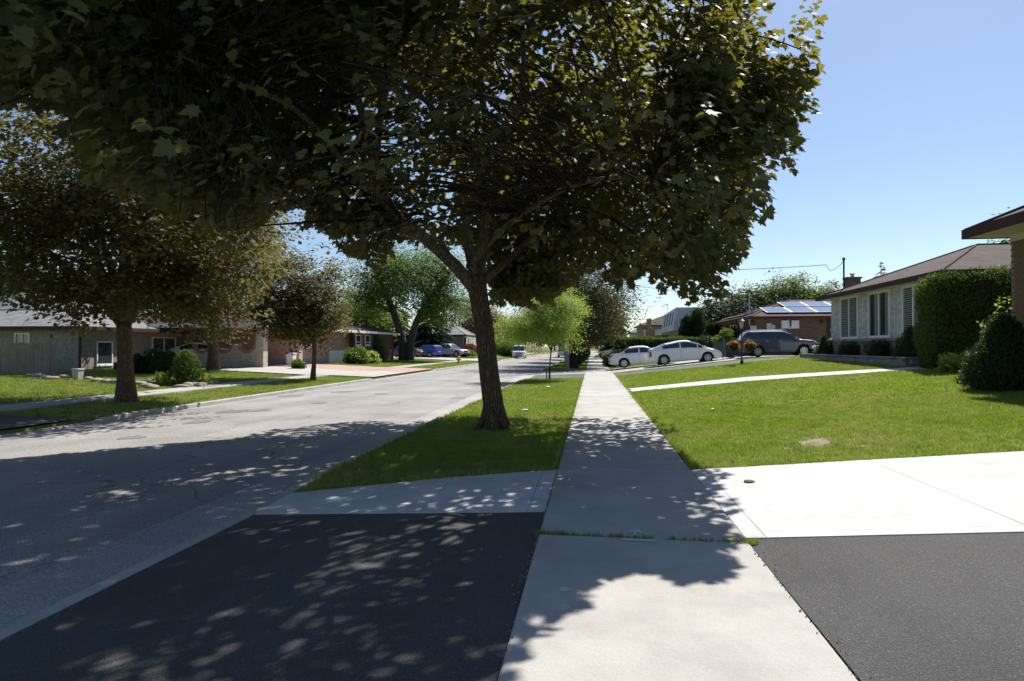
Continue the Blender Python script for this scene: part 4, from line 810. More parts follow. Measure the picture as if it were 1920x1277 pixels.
for k in range(5): panel((e0.x + .7, 57.0 - k * 1.72 - 0, ZE2 + .7 * (zr2 - ZE2) / 5), (0, -1, 0), sf, 1.68, 2.3 if k in (1, 2, 3) else 1.0)
downspout(R2, X2 - .02, YN - .06, .8, ZE2 - .2)
for (px, y0, y1, w_, mt) in [(1441, 606, 619, .32, 'meter_grey'), (1449, 609, 620, .22, 'meter_grey'), (1471, 601, 616, .5, 'plate_white'), (1490, 601, 616, .5, 'plate_white'), (1480, 611, 617, .2, 'meter_grey'), (1412, 611, 620, .4, 'meter_grey')]:
    a = onY(px, y0, YN); b = onY(px, y1, YN); m = MB(); m.box(a.x - w_ / 2, a.x + w_ / 2, YN - .17, YN - .002, b.z, a.z, .015); m.build('meter_box', mt, R2)
a = onY(1479, 594, YN); m = MB(); m.box(a.x - .025, a.x + .025, YN - .05, YN - .002, onY(1479, 611, YN).z, a.z - .1); m.build('conduit', 'galvanised', R2)
a = onY(1550, 597, YN); b = onY(1562, 640, YN); m = MB(); m.box(a.x, a.x + .95, YN - .05, YN - .002, 1.2, a.z); dr = m.build('door', 'brown_trim', R2); m = MB(); m.box(a.x + .2, a.x + .75, YN - .06, YN - .052, a.z - .9, a.z - .2); m.build('pane', 'window_glass', dr)
a = onY(1540, 601, YN); MB().lathe([(.05, 0), (.09, .05), (.09, .2), (.03, .26)], (a.x, YN - .12, a.z - .2), 10).build('wall_lamp', 'lamp_black', R2, True)
for pa, pb in ((1349, 1358), (1370, 1382)): window(R2, 'x-', X2, onX(pa, 620, X2).y, onX(pb, 620, X2).y, 1.9, ZE2 - .35, 2, hs=[.6])
a = onY(1598, 523, 51.75); m = MB(); m.box(a.x - .5, a.x + .5, 51.4, 52.1, zr2 - .6, a.z); m.box(a.x - .58, a.x + .58, 51.32, 52.18, a.z, a.z + .12); ch = m.build('chimney', 'dark_brick', R2); MB().lathe([(.14, 0), (.14, .25), (.2, .28), (.2, .34), (.05, .42)], (a.x, 51.75, a.z + .12), 10).build('flue_cap', 'galvanised', ch, True)
a = onY(1405, 553, 44.9); MB().tube([(a.x, 44.9, ZE2 - .6), (a.x, 44.9, a.z)], .04, 8).build('service_mast', 'galvanised', R2)
# service mast with wires on the bungalow's far roof slope
mt_ = onY(1582, 487, 33.4); SM = thing('service_mast', 'thin dark service mast with looped wires above the stone bungalow roof', 'mast', (mt_.x, 33.4, ZE))
MB().tube([(mt_.x, 33.4, ZE - .4), (mt_.x, 33.4, mt_.z)], .045, 8).build('pipe', 'cable', SM, True); MB().lathe([(.05, 0), (.08, .03), (.08, .1), (.02, .15)], (mt_.x, 33.4, mt_.z - .02), 8).build('weather_head', 'cable', SM, True)
MB().tube(smoothpath([(mt_.x, 33.4, mt_.z - .03), (mt_.x - .25, 33.4, mt_.z - .35), (mt_.x - .62, 33.4, mt_.z - .55), (mt_.x - .85, 33.4, mt_.z - .25)]), .012, 5).build('drip_loop', 'cable', SM)
pole_top = onY(1040, 470, 43)
def wire(a, b, sag, label, r=.016, n=24):
    a, b = Vector(a), Vector(b); o = MB().tube([lerp(a, b, i / n) - Vector((0, 0, sag * 4 * (i / n) * (1 - i / n))) for i in range(n + 1)], r, 4).build('overhead_wire', 'cable'); return tag(o, label, 'wire')
# --- white mansard house and the two-storey behind
c3 = onY(1262, 610, 76); X3 = c3.x; z30 = onY(1262, 620, 76).z; z31 = onY(1262, 576, 76).z; yb3 = onX(1239, 600, X3).y
R3 = thing('mansard_house', 'white house with jutting upper storey and four slit windows', 'house', (X3 + 4, 80, 1.))
m = MB(); m.add([(X3, 76, z30), (X3 + 12, 76, z30), (X3 + 12, yb3, z30), (X3, yb3, z30), (X3 + .45, 76.5, z31), (X3 + 12, 76.5, z31), (X3 + 12, yb3 - .3, z31), (X3 + .4, yb3 - .3, z31 - .3)], [(3, 2, 1, 0), (4, 5, 6, 7), (0, 1, 5, 4), (1, 2, 6, 5), (2, 3, 7, 6), (3, 0, 4, 7)]); m.build('upper_storey', 'mansard_white', R3)
wallbox(R3, 'wall', 'tan_stone', X3 + 1.0, X3 + 11, 76.8, yb3 - .8, .5, z30 - .005)
for k in range(4):
    u = .14 + .2 * k; v0, v1 = .28, .86
    def sp(u, v): a = Vector((X3, lerp(76, yb3, u), z30)); b = Vector((lerp(X3 + .45, X3 + .4, u), lerp(76.5, yb3 - .3, u), lerp(z31, z31 - .3, u))); return lerp(a, b, v) + Vector((-.03, 0, .01))
    m = MB(); q = [sp(u, v0), sp(u + .07, v0), sp(u + .07, v1), sp(u, v1)]; m.add([p for p in q] + [p + Vector((.05, 0, -.02)) for p in q], [(3, 2, 1, 0), (0, 1, 5, 4), (1, 2, 6, 5), (2, 3, 7, 6), (3, 0, 4, 7)]); m.build('slit_window', 'dark_trim', R3)
window(R3, 'x-', X3 + 1.0, 77.6, 82.5, 1.6, 3.3, 3)
wallbox(R3, 'garage_roof', 'brown_shingle', X3 - .6, X3 + 3, yb3 + .05, yb3 + 7, z30 - .6, z30 - .3); wallbox(R3, 'garage_wall', 'beige_brick', X3, X3 + 3, yb3 + .1, yb3 + 6.6, .5, z30 - .605)
m = MB(); ax = X3 + .8
for k in range(4): m.tube([(ax - .5, yb3 - 1, z31 + .4 + .2 * k), (ax + .5, yb3 - 1, z31 + .4 + .2 * k)], .015, 4)
m.tube([(ax, yb3 - 1, z31 - .5), (ax, yb3 - 1, z31 + 1.3)], .025, 5); m.build('antenna', 'galvanised', R3)
c4 = onY(1203, 610, 108); X4 = c4.x
R4 = thing('two_storey_house', 'beige two-storey house with brick chimney beyond the white house', 'house', (X4 + 4, 112, 1.)); wallbox(R4, 'wall', 'beige_brick', X4, X4 + 11, 108, 120, .5, c4.z - .1); hip_roof(R4, X4 - .5, X4 + 11.5, 107.5, 120.5, c4.z, onY(1240, 592, 114).z, 'x', 5, 5, 'brown_shingle')
wallbox(R4, 'chimney', 'red_brick', onY(1213, 600, 107).x, onY(1221, 600, 107).x, 107.0, 107.9, 1, onY(1217, 598, 107).z)
for a in (1206, 1228): q = onY(a, 620, 108); window(R4, 'y-', 108, q.x, q.x + 1.1, 3.6, 4.6, 2)
c5 = onY(1185, 624, 140); R5 = thing('low_house', 'small dark-roofed bungalow far up the street', 'house', (c5.x + 4, 146, 1.)); wallbox(R5, 'wall', 'cream_siding', c5.x, c5.x + 9, 140, 150, .5, c5.z - .1); hip_roof(R5, c5.x - .5, c5.x + 9.5, 139.5, 150.5, c5.z, c5.z + 2, 'x', 4, 4, 'grey_shingle')
window(R5, 'y-', 140, c5.x + 2, c5.x + 4, 2, 3.5, 2)
# clipped hedge, cedars, shrubs along the neighbour's plot
h0 = onY(1152, 645, 60); h1 = onY(1322, 640, 60); ht = onY(1240, 634, 60).z
HG = box_hedge('clipped_hedge', 'long clipped green hedge behind the two white parked cars', ((h0.x + h1.x) / 2, 60.6), (h1.x - h0.x) / 2, .6, .35, ht, rad(1.5), 'cedar_leaf', 22000, .16, amp=.06)
for k, (px, yt, r_, lb) in enumerate([(1288, 593, .95, 'shorter dark columnar cedar in front of the white house'), (1308, 582, 1.25, 'taller dark columnar cedar next to the shorter cedar'), (1336, 608, 1.0, 'dark cedar at the corner of the solar bungalow')]):
    p = onY(px, yt, 63 if k < 2 else 56); round_shrub('cedar_tree', lb, (p.x, p.y, 1.), r_, p.z - 1, 'dark_green_leaf', 6000, .2, 'column', None, 'tree', .08)
for k, (px, Y, r_, h_, mt, lb) in enumerate([(1358, 47, .7, 1.9, 'green_leaf', 'light green leafy shrub by the bungalow windows'), (1326, 50, 1.0, 1.6, 'yew_leaf', 'dark rounded shrub beside the wheeled bins'), (1152, 50, .9, 1.1, 'dark_green_leaf', 'white-flowered shrub at the end of the clipped hedge'), (1165, 48, .7, .9, 'dark_green_leaf', 'low leafy shrub beside the silver car'), (1372, 49.5, .8, 2.0, 'dark_green_leaf', 'dark shrub against the solar bungalow front')]):
    p = onY(px, 650, Y); round_shrub('garden_shrub', lb, (p.x, Y, gz(p.x, Y) - .05), r_, h_, mt, 1800, .15, 'dome', amp=.12, V=KITE_V)
# --- left: beige brick bungalow
D1 = 33.; k0 = pd(148, 613, D1); X1, Y1_ = k0.x, k0.y; ZE1 = k0.z
H1 = thing('beige_bungalow', 'beige brick bungalow with dark eaves behind the plank fence', 'house', (X1 - 4, Y1_ + 3, .3))
yl = onX(335, 640, X1).y
wallbox(H1, 'wall', 'beige_brick', X1 - 16, X1, Y1_, yl, .0, ZE1 - .12); hip_roof(H1, X1 - 16.5, X1 + .5, Y1_ - .5, yl + .5, ZE1, ZE1 + 1.2, 'x', 3, 4, 'grey_shingle'); downspout(H1, X1 + .05, Y1_ + .02, .2, ZE1 - .25)
window(H1, 'y-', Y1_, onY(29, 630, Y1_).x, onY(57, 630, Y1_).x, onY(40, 650, Y1_).z, onY(40, 624, Y1_).z, 2)
window(H1, 'x+', X1, onX(180, 650, X1).y, onX(210, 650, X1).y, onX(195, 684, X1).z, onX(195, 640, X1).z, 1)
window(H1, 'x+', X1, onX(284, 650, X1).y, onX(328, 650, X1).y, onX(305, 680, X1).z, onX(305, 632, X1).z, 2)
wallbox(H1, 'low_wall', 'field_stone', X1 + 1.2, X1 + 1.5, Y1_ + 1, yl - 2, .1, .75)
m = MB(); q = pd(72, 605, D1 + 2); m.tube([(q.x, q.y, ZE1), (q.x, q.y, ZE1 + .9)], .05, 6); m.build('roof_vent', 'galvanised', H1)
bz = pd(-40, 572, 47); B1 = thing('rear_house', 'taller pale-roofed house behind the beige bungalow', 'house', (bz.x, bz.y, .4)); wallbox(B1, 'wall', 'cream_siding', bz.x - 8, bz.x + 5.5, bz.y, bz.y + 9, .3, pd(0, 598, 47).z); hip_roof(B1, bz.x - 8.5, bz.x + 6, bz.y - .5, bz.y + 9.5, pd(0, 597, 47).z, pd(0, 597, 47).z + 2.4, 'x', 4, 4, 'grey_shingle')
window(B1, 'y-', bz.y, bz.x - 3, bz.x - 1.5, 1.5, 2.8, 2)
# plank fence
FN = thing('plank_fence', 'weathered grey plank fence beside the beige bungalow', 'fence', (pd(50, 705, 27).x, pd(50, 705, 27).y, .3)); fa = pd(-60, 700, 27.5); fb = pd(113, 700, 27.5); L_ = (fb - fa).xy.length; ddx = (fb - fa) / L_; zt_ = pd(60, 643, 27.5).z; n = int(L_ / .185)
me = None
for k in range(n):
    p = fa + ddx * (k * .185); hh = zt_ + random.uniform(-.03, .03); q = p + ddx * .172; mb = MB(); nx_ = Vector((ddx.y, -ddx.x, 0)) * (.012 + .012 * (k % 2)); w2 = Vector((ddx.y, -ddx.x, 0)) * .022
    mb.add([(*(v + o).xy, z) for z in (.1, hh) for v, o in ((p, nx_), (q, nx_), (q, nx_ - w2), (p, nx_ - w2))], [(3, 2, 1, 0), (4, 5, 6, 7), (0, 1, 5, 4), (1, 2, 6, 5), (2, 3, 7, 6), (3, 0, 4, 7)]); mb.build('plank', 'weathered_wood', FN)
mb = MB(); o = Vector((ddx.y, -ddx.x, 0)) * -.06
for z in (.5, zt_ - .3): mb = MB(); mb.tube([fa + o + Vector((0, 0, z - fa.z)), fb + o + Vector((0, 0, z - fb.z))], .04, 4); mb.build('rail', 'weathered_wood', FN)
# --- left: brick bungalow with carport and arch-cut wall
XC = onY(487, 690, 36).x; YC = 36.0; gC = gz(XC, YC); fz = onY(487, 608, YC).z
H2 = thing('carport_bungalow', 'red brick bungalow with carport and low wall cut by round arches', 'house', (XC - 3, 46, .3))
xa, xb = onY(362, 650, YC).x, onY(480, 650, YC).x; zt2 = onY(420, 644, YC).z; zb2 = .05
cs = [onY(p, 644, YC).x for p in (378, 420, 463)]; rr = (onY(480, 644, YC).x - onY(446, 644, YC).x) / 2; zc = zt2
def arch_top(x):
    for c in cs:
        if abs(x - c) < rr: return zc - math.sqrt(rr * rr - (x - c) ** 2)
    return zt2
wx = sorted(set(frange(xa, xb, .35)) | {c + rr * math.cos(math.pi * i / 16) * k for c in cs for i in range(17) for k in (1.0, 1.0005)}); wx = [x for x in wx if xa <= x <= xb]; mb = MB()
for x0_, x1_ in zip(wx[:-1], wx[1:]):
    z0_, z1_ = arch_top(x0_ + 1e-6), arch_top(x1_ - 1e-6); mb.add([(x0_, YC, zb2), (x1_, YC, zb2), (x1_, YC, z1_), (x0_, YC, z0_), (x0_, YC + .2, zb2), (x1_, YC + .2, zb2), (x1_, YC + .2, z1_), (x0_, YC + .2, z0_)], [(0, 1, 2, 3), (7, 6, 5, 4), (3, 2, 6, 7)])
mb.build('arch_wall', 'tan_stone', H2)
for c in cs:
    m = MB(); ar = [math.pi * i / 14 for i in range(15)]; v = [(c + r_ * math.cos(a), y_, zc - r_ * math.sin(a)) for a in ar for r_, y_ in ((rr + .02, YC - .04), (rr - .13, YC - .04), (rr - .13, YC + .22), (rr + .02, YC + .22))]
    m.add(v, [(4 * i + q, 4 * i + 4 + q, 4 * i + 4 + (q + 1) % 4, 4 * i + (q + 1) % 4) for i in range(14) for q in range(4)]); m.build('brick_arch', 'red_brick', H2)
wallbox(H2, 'column', 'tan_stone', xb + .002, XC + .25, YC - .03, YC + .5, .0, fz - .2); wallbox(H2, 'column', 'tan_stone', XC - .3, XC + .25, YC + 4.7, YC + 5.2, 0, fz - .2)
XH = XC - .6; YH = onX(540, 660, XH).y; YM = onX(655, 660, XH).y; YE = onX(722, 650, XH).y
wallbox(H2, 'wall', 'red_brick', XH - 14, XH - 1.5, YC + 5.2, YH + 2, .65, fz - .2); wallbox(H2, 'foundation', 'grey_parge', XH - 14, XH - 1.48, YC + 5.18, YH + 2, 0, .648)
wallbox(H2, 'wall', 'pink_brick', XH - 10, XH, YH, YM, .75, fz - .15); wallbox(H2, 'foundation', 'grey_parge', XH - 10, XH + .02, YH - .02, YM, -.1, .748)
wallbox(H2, 'wall', 'dark_brick', XH - 10, XH + .9, YM + .002, YE, -.1, fz - .15)
window(H2, 'x+', XH, onX(553, 640, XH).y, onX(583, 640, XH).y, onX(568, 652, XH).z, onX(568, 619, XH).z, 3, fr=.1)
gy0, gy1 = onX(616, 660, XH).y, onX(652, 660, XH).y; gm = MB(); z_ = onX(635, 657, XH).z; g0 = .15
gd = wallbox(H2, 'garage_door', 'white_paint', XH + .02, XH + .05, gy0, gy1, g0, z_)
for k in range(4): m = MB(); m.box(XH + .051, XH + .07, gy0 + .06, gy1 - .06, lerp(g0, z_, k / 4) + .03, lerp(g0, z_, (k + 1) / 4) - .02); m.build('panel', 'white_paint', gd)
for pa, pb in ((666, 676), (684, 693)): window(H2, 'x+', XH + .9, onX(pa, 640, XH + .9).y, onX(pb, 640, XH + .9).y, 1.75, fz - .35, 1, hs=[.3])
hip_roof(H2, XH - 11, XC + .75, YC - .5, YH + 4, fz, fz + 1.5, 'y', 4, 5, 'red_brown_shingle', trim='white_paint', soff='white_paint', fh=.2)
hip_roof(H2, XH - 10.5, XH + 1.4, YH + 2.0, YE + .6, fz - .05, fz + 1.45, 'y', 5, 5, 'red_brown_shingle', trim='white_paint', soff='white_paint', fh=.16)
for px in (523, 531): q = onY(px, 640, YC + 5.1); m = MB(); m.tube([(q.x, YC + 5.1, .5), (q.x, YC + 5.1, fz - .2)], .04, 6); m.build('downspout', 'white_paint', H2, True)
# --- left: blue-grey house further up
c6 = onY(868, 629, 96); X6 = c6.x; H3 = thing('blue_grey_house', 'blue-grey sided house with white framed bay window', 'house', (X6 - 3, 100, .4)); x60 = onY(836, 640, 96).x
wallbox(H3, 'wall', 'blue_grey_siding', X6 - 10, X6, 96, 108, 0, c6.z); hip_roof(H3, X6 - 10.5, X6 + .6, 95.4, 108.6, c6.z + .1, c6.z + 2.2, 'x', 5, 4, 'grey_shingle')
yy0, yy1 = 97.2, onX(887, 640, X6).y; wallbox(H3, 'bay', 'white_paint', X6 + .01, X6 + .5, 96.4, min(yy1, 106), .4, c6.z - .1)
for k in range(2): window(H3, 'x+', X6 + .5, 97. + 4.2 * k, 100.2 + 4.2 * k, 1.9, c6.z - .3, 1, fr=.14)
for k in range(2): q = X6 + .02 + .0; 
window(H3, 'y-', 96.4 - .0, X6 + .03, X6 + .48, 1.9, c6.z - .3, 1, fr=.06, sill=False)
round_shrub('red_barberry', 'rounded red-leaved shrub in front of the blue-grey house', (onY(879, 655, 88).x, 88, .4), 1.5, 1.5, 'red_leaf', 1500, .22, 'dome', V=KITE_V); round_shrub('garden_shrub', 'low green shrub bed beside the red-leaved shrub', (onY(872, 655, 84).x, 84, .35), 1.6, .8, 'green_leaf', 1200, .2, 'dome', V=KITE_V)
# ------------------------------------------------------------------ vehicles (front of the car towards +x)
def ip(x, tab):
    for (x0, y0), (x1, y1) in zip(tab[:-1], tab[1:]):
        if x <= x1: t = clamp((x - x0) / (x1 - x0)); return lerp(y0, y1, t * t * (3 - 2 * t) * .45 + t * .55)
    return tab[-1][1]
def car(name, label, loc, rotz, L, W, paint, belt, top, wheels, R, side_w, roof, doors, ground=.2, cat='car', wr=.74, tail=(.0, .25), spokes=9, handle_paint=None, hub='rim_metal', rack=False, grille=False):
    """belt/top: (x,z) tables; side_w: list of (x0,x1) side windows; roof=(x_windshield_base, x_roof_front, x_roof_rear, x_backlight_base)"""
    t = thing(name, label, cat, loc, rotz); hL = L / 2; hw = W / 2
    xs = set(frange(-hL, hL, .16)) | {x for w_ in side_w for x in w_} | set(roof) | {x for d in doors for x in d[:2]} | {-hL + .02, -hL + .06, hL - .02, hL - .06, hL - .32, -hL + tail[1]}
    for wx in wheels: xs |= {wx + (R + .05) * math.cos(a) for a in [math.pi * i / 12 for i in range(13)]}
    xs = sorted(xs); xs = [x for i, x in enumerate(xs) if i == 0 or x - xs[i - 1] > .012 or any(abs(x - w_) < 1e-6 for q in side_w for w_ in q)]
    ring = []
    for x in xs:
        e = min(hL - x, x + hL); k = 1 - .20 * max(0, 1 - e / .55) ** 2.2 - .06 * max(0, 1 - e / .06); w_ = hw * k
        zb = ground + .10 * max(0, 1 - e / .35)
        for wx in wheels:
            d = abs(x - wx)
            if d <= R + .05: zb = max(zb, R + math.sqrt(max(0, (R + .05) ** 2 - d * d)) * 1.0)
        zs = ip(x, belt); zr = max(zs + .02, ip(x, top)); g = clamp((zr - zs) / .45); wrf = hw * lerp(.9 * k, wr, g)
        A = [(w_ * .93, zb), (w_ * .985, zb + .1 * (zs - zb)), (w_, zb + .42 * (zs - zb)), (w_ * .985, zs - .16 * (zs - zb)), (w_ * .95, zs)]
        p4 = A[4]; p5 = (wrf, zr - .05 * g - .008)
        A += [(lerp(p4[0], p5[0], .10), lerp(p4[1], p5[1], .10)), (lerp(p4[0], p5[0], .86), lerp(p4[1], p5[1], .86)), p5, (wrf * .82, zr - .008 * g - .003), (0, zr + .012)]
        ring.append(A)
    n = len(xs); VV = {}
    parts = {}
    def put(key, q): parts.setdefault(key, MB()).add(q, [tuple(range(len(q)))])
    def inside(x, iv): return iv[0] - 1e-4 <= x <= iv[1] + 1e-4
    for i in range(n - 1):
        xm = (xs[i] + xs[i + 1]) / 2
        for j in range(9):
            for s in (1, -1):
                q = [(xs[i], s * ring[i][j][0], ring[i][j][1]), (xs[i + 1], s * ring[i + 1][j][0], ring[i + 1][j][1]), (xs[i + 1], s * ring[i + 1][j + 1][0], ring[i + 1][j + 1][1]), (xs[i], s * ring[i][j + 1][0], ring[i][j + 1][1])]
                if s > 0: q.reverse()
                key = ('body', 0)
                if j == 5:
                    for wi, iv in enumerate(side_w):
                        if inside(xm, iv): key = ('side_window', wi, s)
                if j in (7, 8) and roof[1] < xm < roof[0]: key = ('windshield', 0)
                if j in (7, 8) and roof[3] < xm < roof[2]: key = ('rear_window', 0)
                if j in (1, 2, 3):
                    for di, dv in enumerate(doors):
                        if inside(xm, dv[:2]): key = ('door', di, s)
                if j in (2, 3) and xm > hL - .34 and j == 3: key = ('headlight', s)
                if j in (2, 3) and xm < -hL + tail[1] and j >= 3 - int(tail[0]): key = ('taillight', s)
                put(key, q)
    for i, rev in ((0, False), (n - 1, True)):
        pr = [(xs[i], y, z) for y, z in ring[i]] + [(xs[i], -y, z) for y, z in reversed(ring[i][:-1])]
        put(('body', 0), pr[::-1] if rev is False else pr)
    mat = {'body': paint, 'door': paint, 'side_window': 'car_glass', 'windshield': 'car_glass', 'rear_window': 'car_glass', 'headlight': 'clear_lens', 'taillight': 'red_lens'}
    for key, mb in parts.items():
        o = mb.build(key[0], mat[key[0]], t, False, world=False); bmw = o.data; 
        # weld the quads of a part so it shades smoothly
        import bmesh
        bm = bmesh.new(); bm.from_mesh(bmw); bmesh.ops.remove_doubles(bm, verts=bm.verts, dist=.0015); bm.to_mesh(bmw); bm.free(); bmw.polygons.foreach_set('use_smooth', [True] * len(bmw.polygons)); bmw.set_sharp_from_angle(angle=rad(32))
        if key[0] == 'door':
            di, s = key[1], key[2]; dv = doors[di]; hx = dv[0] + .12; zh = ip(hx, belt) - .13; m = MB(); m.box(hx, hx + .2, s * hw * .99 - .01, s * hw * .99 + .03 * s, zh, zh + .04, .008); m.build('handle', handle_paint or paint, o, world=False)
            for sx in dv[:2]:
                ii = min(range(n), key=lambda q: abs(xs[q] - sx)); m = MB(); m.tube([(xs[ii], s * (ring[ii][j][0] + .002), ring[ii][j][1]) for j in (1, 2, 3, 4)], .006, 4); m.build('seam', 'cutin_dark', o, world=False)
    m = MB(); m.box(-hL + .25, hL - .25, -hw * .80, hw * .80, ground + .02, ip(0, belt) - .15); m.build('chassis', 'cutin_dark', t, world=False)
    m = MB()
    for s in (1, -1): m.box(roof[0] - .35, roof[0] - .17, s * hw * .95, s * (hw + .16), ip(roof[0] - .25, belt) + .02, ip(roof[0] - .25, belt) + .15, .03)
    m.build('mirror', paint, t, True, world=False)
    m = MB(); m.box(hL - .07, hL + .012, -hw * .55, hw * .55, ground + .12, ground + .27, .01)
    if grille: m.box(hL - .07, hL + .015, -hw * .5, hw * .5, ground + .38, ground + .56, .01)
    m.build('grille', 'black_plastic', t, world=False); m = MB(); m.box(-hL - .012, -hL + .02, -.26, .26, ground + .42, ground + .54); m.build('licence_plate', 'plate_white', t, world=False)
    if rack:
        for s in (1, -1): MB().tube([(roof[1] - .1, s * hw * .62, ip(0, top) + .0), (roof[1] - .25, s * hw * .62, ip(0, top) + .06), (roof[2] + .3, s * hw * .62, ip(0, top) + .06), (roof[2] + .1, s * hw * .62, ip(0, top) - .02)], .015, 6).build('roof_rail', 'galvanised', t, world=False)
    for wx in wheels:
        for s in (1, -1):
            y0 = s * (hw - .10); wh = MB().lathe([(R * .62, -.10), (R * .9, -.105), (R, -.075), (R, .075), (R * .9, .105), (R * .62, .10)], (wx, y0 - s * .02, R), 28, 'y').build('wheel', 'tyre', t, True, world=False)
            m = MB(); m.lathe([(R * .20, .0), (R * .14, .02 * s)], (wx, y0 + s * .085, R), 14, 'y'); m.lathe([(R * .66, 0), (R * .66, .02 * s), (R * .585, .02 * s), (R * .585, .0)], (wx, y0 + s * .075, R), 28, 'y')
            for k in range(spokes):
                a = 6.283 * k / spokes; c, d = math.cos(a), math.sin(a); px_, pz_ = -d, c; w0, w1 = R * .085, R * .10; yy = y0 + s * .093
                q = [(wx + c * R * .12 + px_ * w0, yy, R + d * R * .12 + pz_ * w0), (wx + c * R * .62 + px_ * w1, yy, R + d * R * .62 + pz_ * w1), (wx + c * R * .62 - px_ * w1, yy, R + d * R * .62 - pz_ * w1), (wx + c * R * .12 - px_ * w0, yy, R + d * R * .12 - pz_ * w0)]
                m.add(q + [(x, y - s * .03, z) for x, y, z in q], [(0, 1, 2, 3), (7, 6, 5, 4), (0, 4, 5, 1), (1, 5, 6, 2), (2, 6, 7, 3), (3, 7, 4, 0)])
            m.build('rim', hub, wh, False, world=False); MB().lathe([(R * .64, 0), (R * .64, .012 * s)], (wx, y0 + s * .045, R), 24, 'y').build('brake_disc', 'cutin_dark', wh, world=False)
    return t
def hatch(L, H): h = L / 2; return dict(belt=[(-h, .80), (-h + .12, .98), (-.9, 1.0), (0, .97), (.9, .93), (1.25, .90), (h - .5, .80), (h - .12, .66), (h, .52)], top=[(-h, .82), (-h + .10, 1.03), (-h + .35, 1.12), (-1.1, 1.36), (-.3, H), (.15, H), (.75, 1.28), (1.35, .98), (h - .5, .82), (h - .12, .69), (h, .55)])
def sedan(L, H): h = L / 2; return dict(belt=[(-h, .72), (-h + .1, .92), (-1.2, .95), (0, .92), (1.0, .88), (h - .5, .74), (h - .1, .62), (h, .50)], top=[(-h, .74), (-h + .1, .95), (-1.65, 1.0), (-.95, H - .05), (-.3, H), (.1, H - .01), (.6, H - .17), (1.2, .94), (h - .5, .77), (h - .1, .65), (h, .53)])
def suv(L, H): h = L / 2; return dict(belt=[(-h, .75), (-h + .05, 1.06), (0, 1.06), (.9, 1.02), (1.15, 1.0), (h - .25, .92), (h - .05, .76), (h, .6)], top=[(-h, .78), (-h + .06, 1.1), (-h + .22, H - .12), (-h + .5, H - .01), (-.4, H), (.25, H - .03), (.75, H - .24), (1.12, 1.05), (1.25, 1.02), (h - .25, .95), (h - .05, .79), (h, .63)])
def place(px, Y, dz=.0): p = onY(px, 670, Y); return Vector((p.x, Y, gz(p.x, Y) + dz + .012))
def tilt(o, ang): o.rotation_euler = (0, -ang, o.rotation_euler.z)
a = place(1283, 40.6); SC = 1.06
Lp = 4.48; hb = hatch(Lp, 1.49)
o = car('hatchback_car', 'white liftback car parked on the concrete pad with bronze-tinted windows' if False else 'white liftback car parked in front of the silver sedan', a, rad(2), Lp, 1.75, 'car_white', hb['belt'], hb['top'], (-1.38, 1.32), .32, [(-1.42, -.36), (-.28, .72), (.78, 1.12)], (1.38, .35, -1.2, -1.95), [(-1.15, -.3), (-.3, .82)], .19, tail=(1, .12)); tilt(o, .065)
a = place(1205, 43.0); sd = sedan(4.5, 1.43)
o = car('sedan_car', 'silver sedan parked behind the white liftback', a, rad(3), 4.5, 1.75, 'car_silver', sd['belt'], sd['top'], (-1.33, 1.37), .32, [(-1.25, -.32), (-.24, .72)], (1.22, .4, -.9, -1.7), [(-1.1, -.26), (-.26, .85)], .19, tail=(0, .2)); tilt(o, .06)
a = place(1457, 39.6); sv_ = suv(4.48, 1.6)
o = car('wagon_car', 'dark slate-blue retro wagon parked beside the brick wall', a, rad(-2), 4.48, 1.76, 'car_slate', sv_['belt'], sv_['top'], (-1.3, 1.33), .33, [(-1.95, -1.3), (-1.22, -.32), (-.24, .68)], (1.12, .5, -1.95, -2.2), [(-1.0, -.27), (-.27, .82)], .2, tail=(1, .16), handle_paint='galvanised', rack=True); tilt(o, .02)
a = place(1592, 38.8); o = car('sedan_car', 'white car with its hood showing past the stone bungalow corner', a, rad(184), 4.5, 1.76, 'car_white', sd['belt'], sd['top'], (-1.33, 1.37), .32, [(-1.25, -.32), (-.24, .72)], (1.22, .4, -.9, -1.7), [(-1.1, -.26), (-.26, .85)], .19)
a = place(1170, 63.5); o = car('sedan_car', 'white car half hidden by the shrub at the hedge end', a, rad(2), 4.5, 1.75, 'car_white', sd['belt'], sd['top'], (-1.33, 1.37), .32, [(-1.25, -.32), (-.24, .72)], (1.22, .4, -.9, -1.7), [(-1.1, -.26), (-.26, .85)], .19)
p = onY(365, 675, 38.2); o = car('hatchback_car', 'white car parked tail out under the carport', Vector((p.x, 38.2, gz(p.x, 38) + .05)), rad(200), 4.2, 1.75, 'car_white', hb['belt'], hb['top'], (-1.3, 1.25), .32, [(-1.42, -.36), (-.28, .72)], (1.38, .35, -1.2, -1.95), [(-1.15, -.3), (-.3, .82)], .19, tail=(1, .2))
p = onY(757, 670, 72); o = car('sedan_car', 'black sedan parked behind the twin-trunked tree', Vector((p.x, 72, gz(p.x, 72) + .06)), rad(170), 4.8, 1.85, 'car_black', sd['belt'], sd['top'], (-1.4, 1.4), .33, [(-1.25, -.32), (-.24, .72)], (1.22, .4, -.9, -1.7), [(-1.1, -.26), (-.26, .85)], .19, tail=(1, .3))
p = onY(801, 668, 75); o = car('hatchback_car', 'bright blue hatchback parked beside the dark spruce', Vector((p.x, 75, gz(p.x, 75) + .06)), rad(150), 4.3, 1.8, 'car_blue', suv(4.3, 1.5)['belt'], suv(4.3, 1.5)['top'], (-1.3, 1.28), .32, [(-1.85, -1.3), (-1.22, -.32), (-.24, .68)], (1.12, .5, -1.95, -2.1), [(-1.0, -.27), (-.27, .82)], .2, tail=(1, .16))
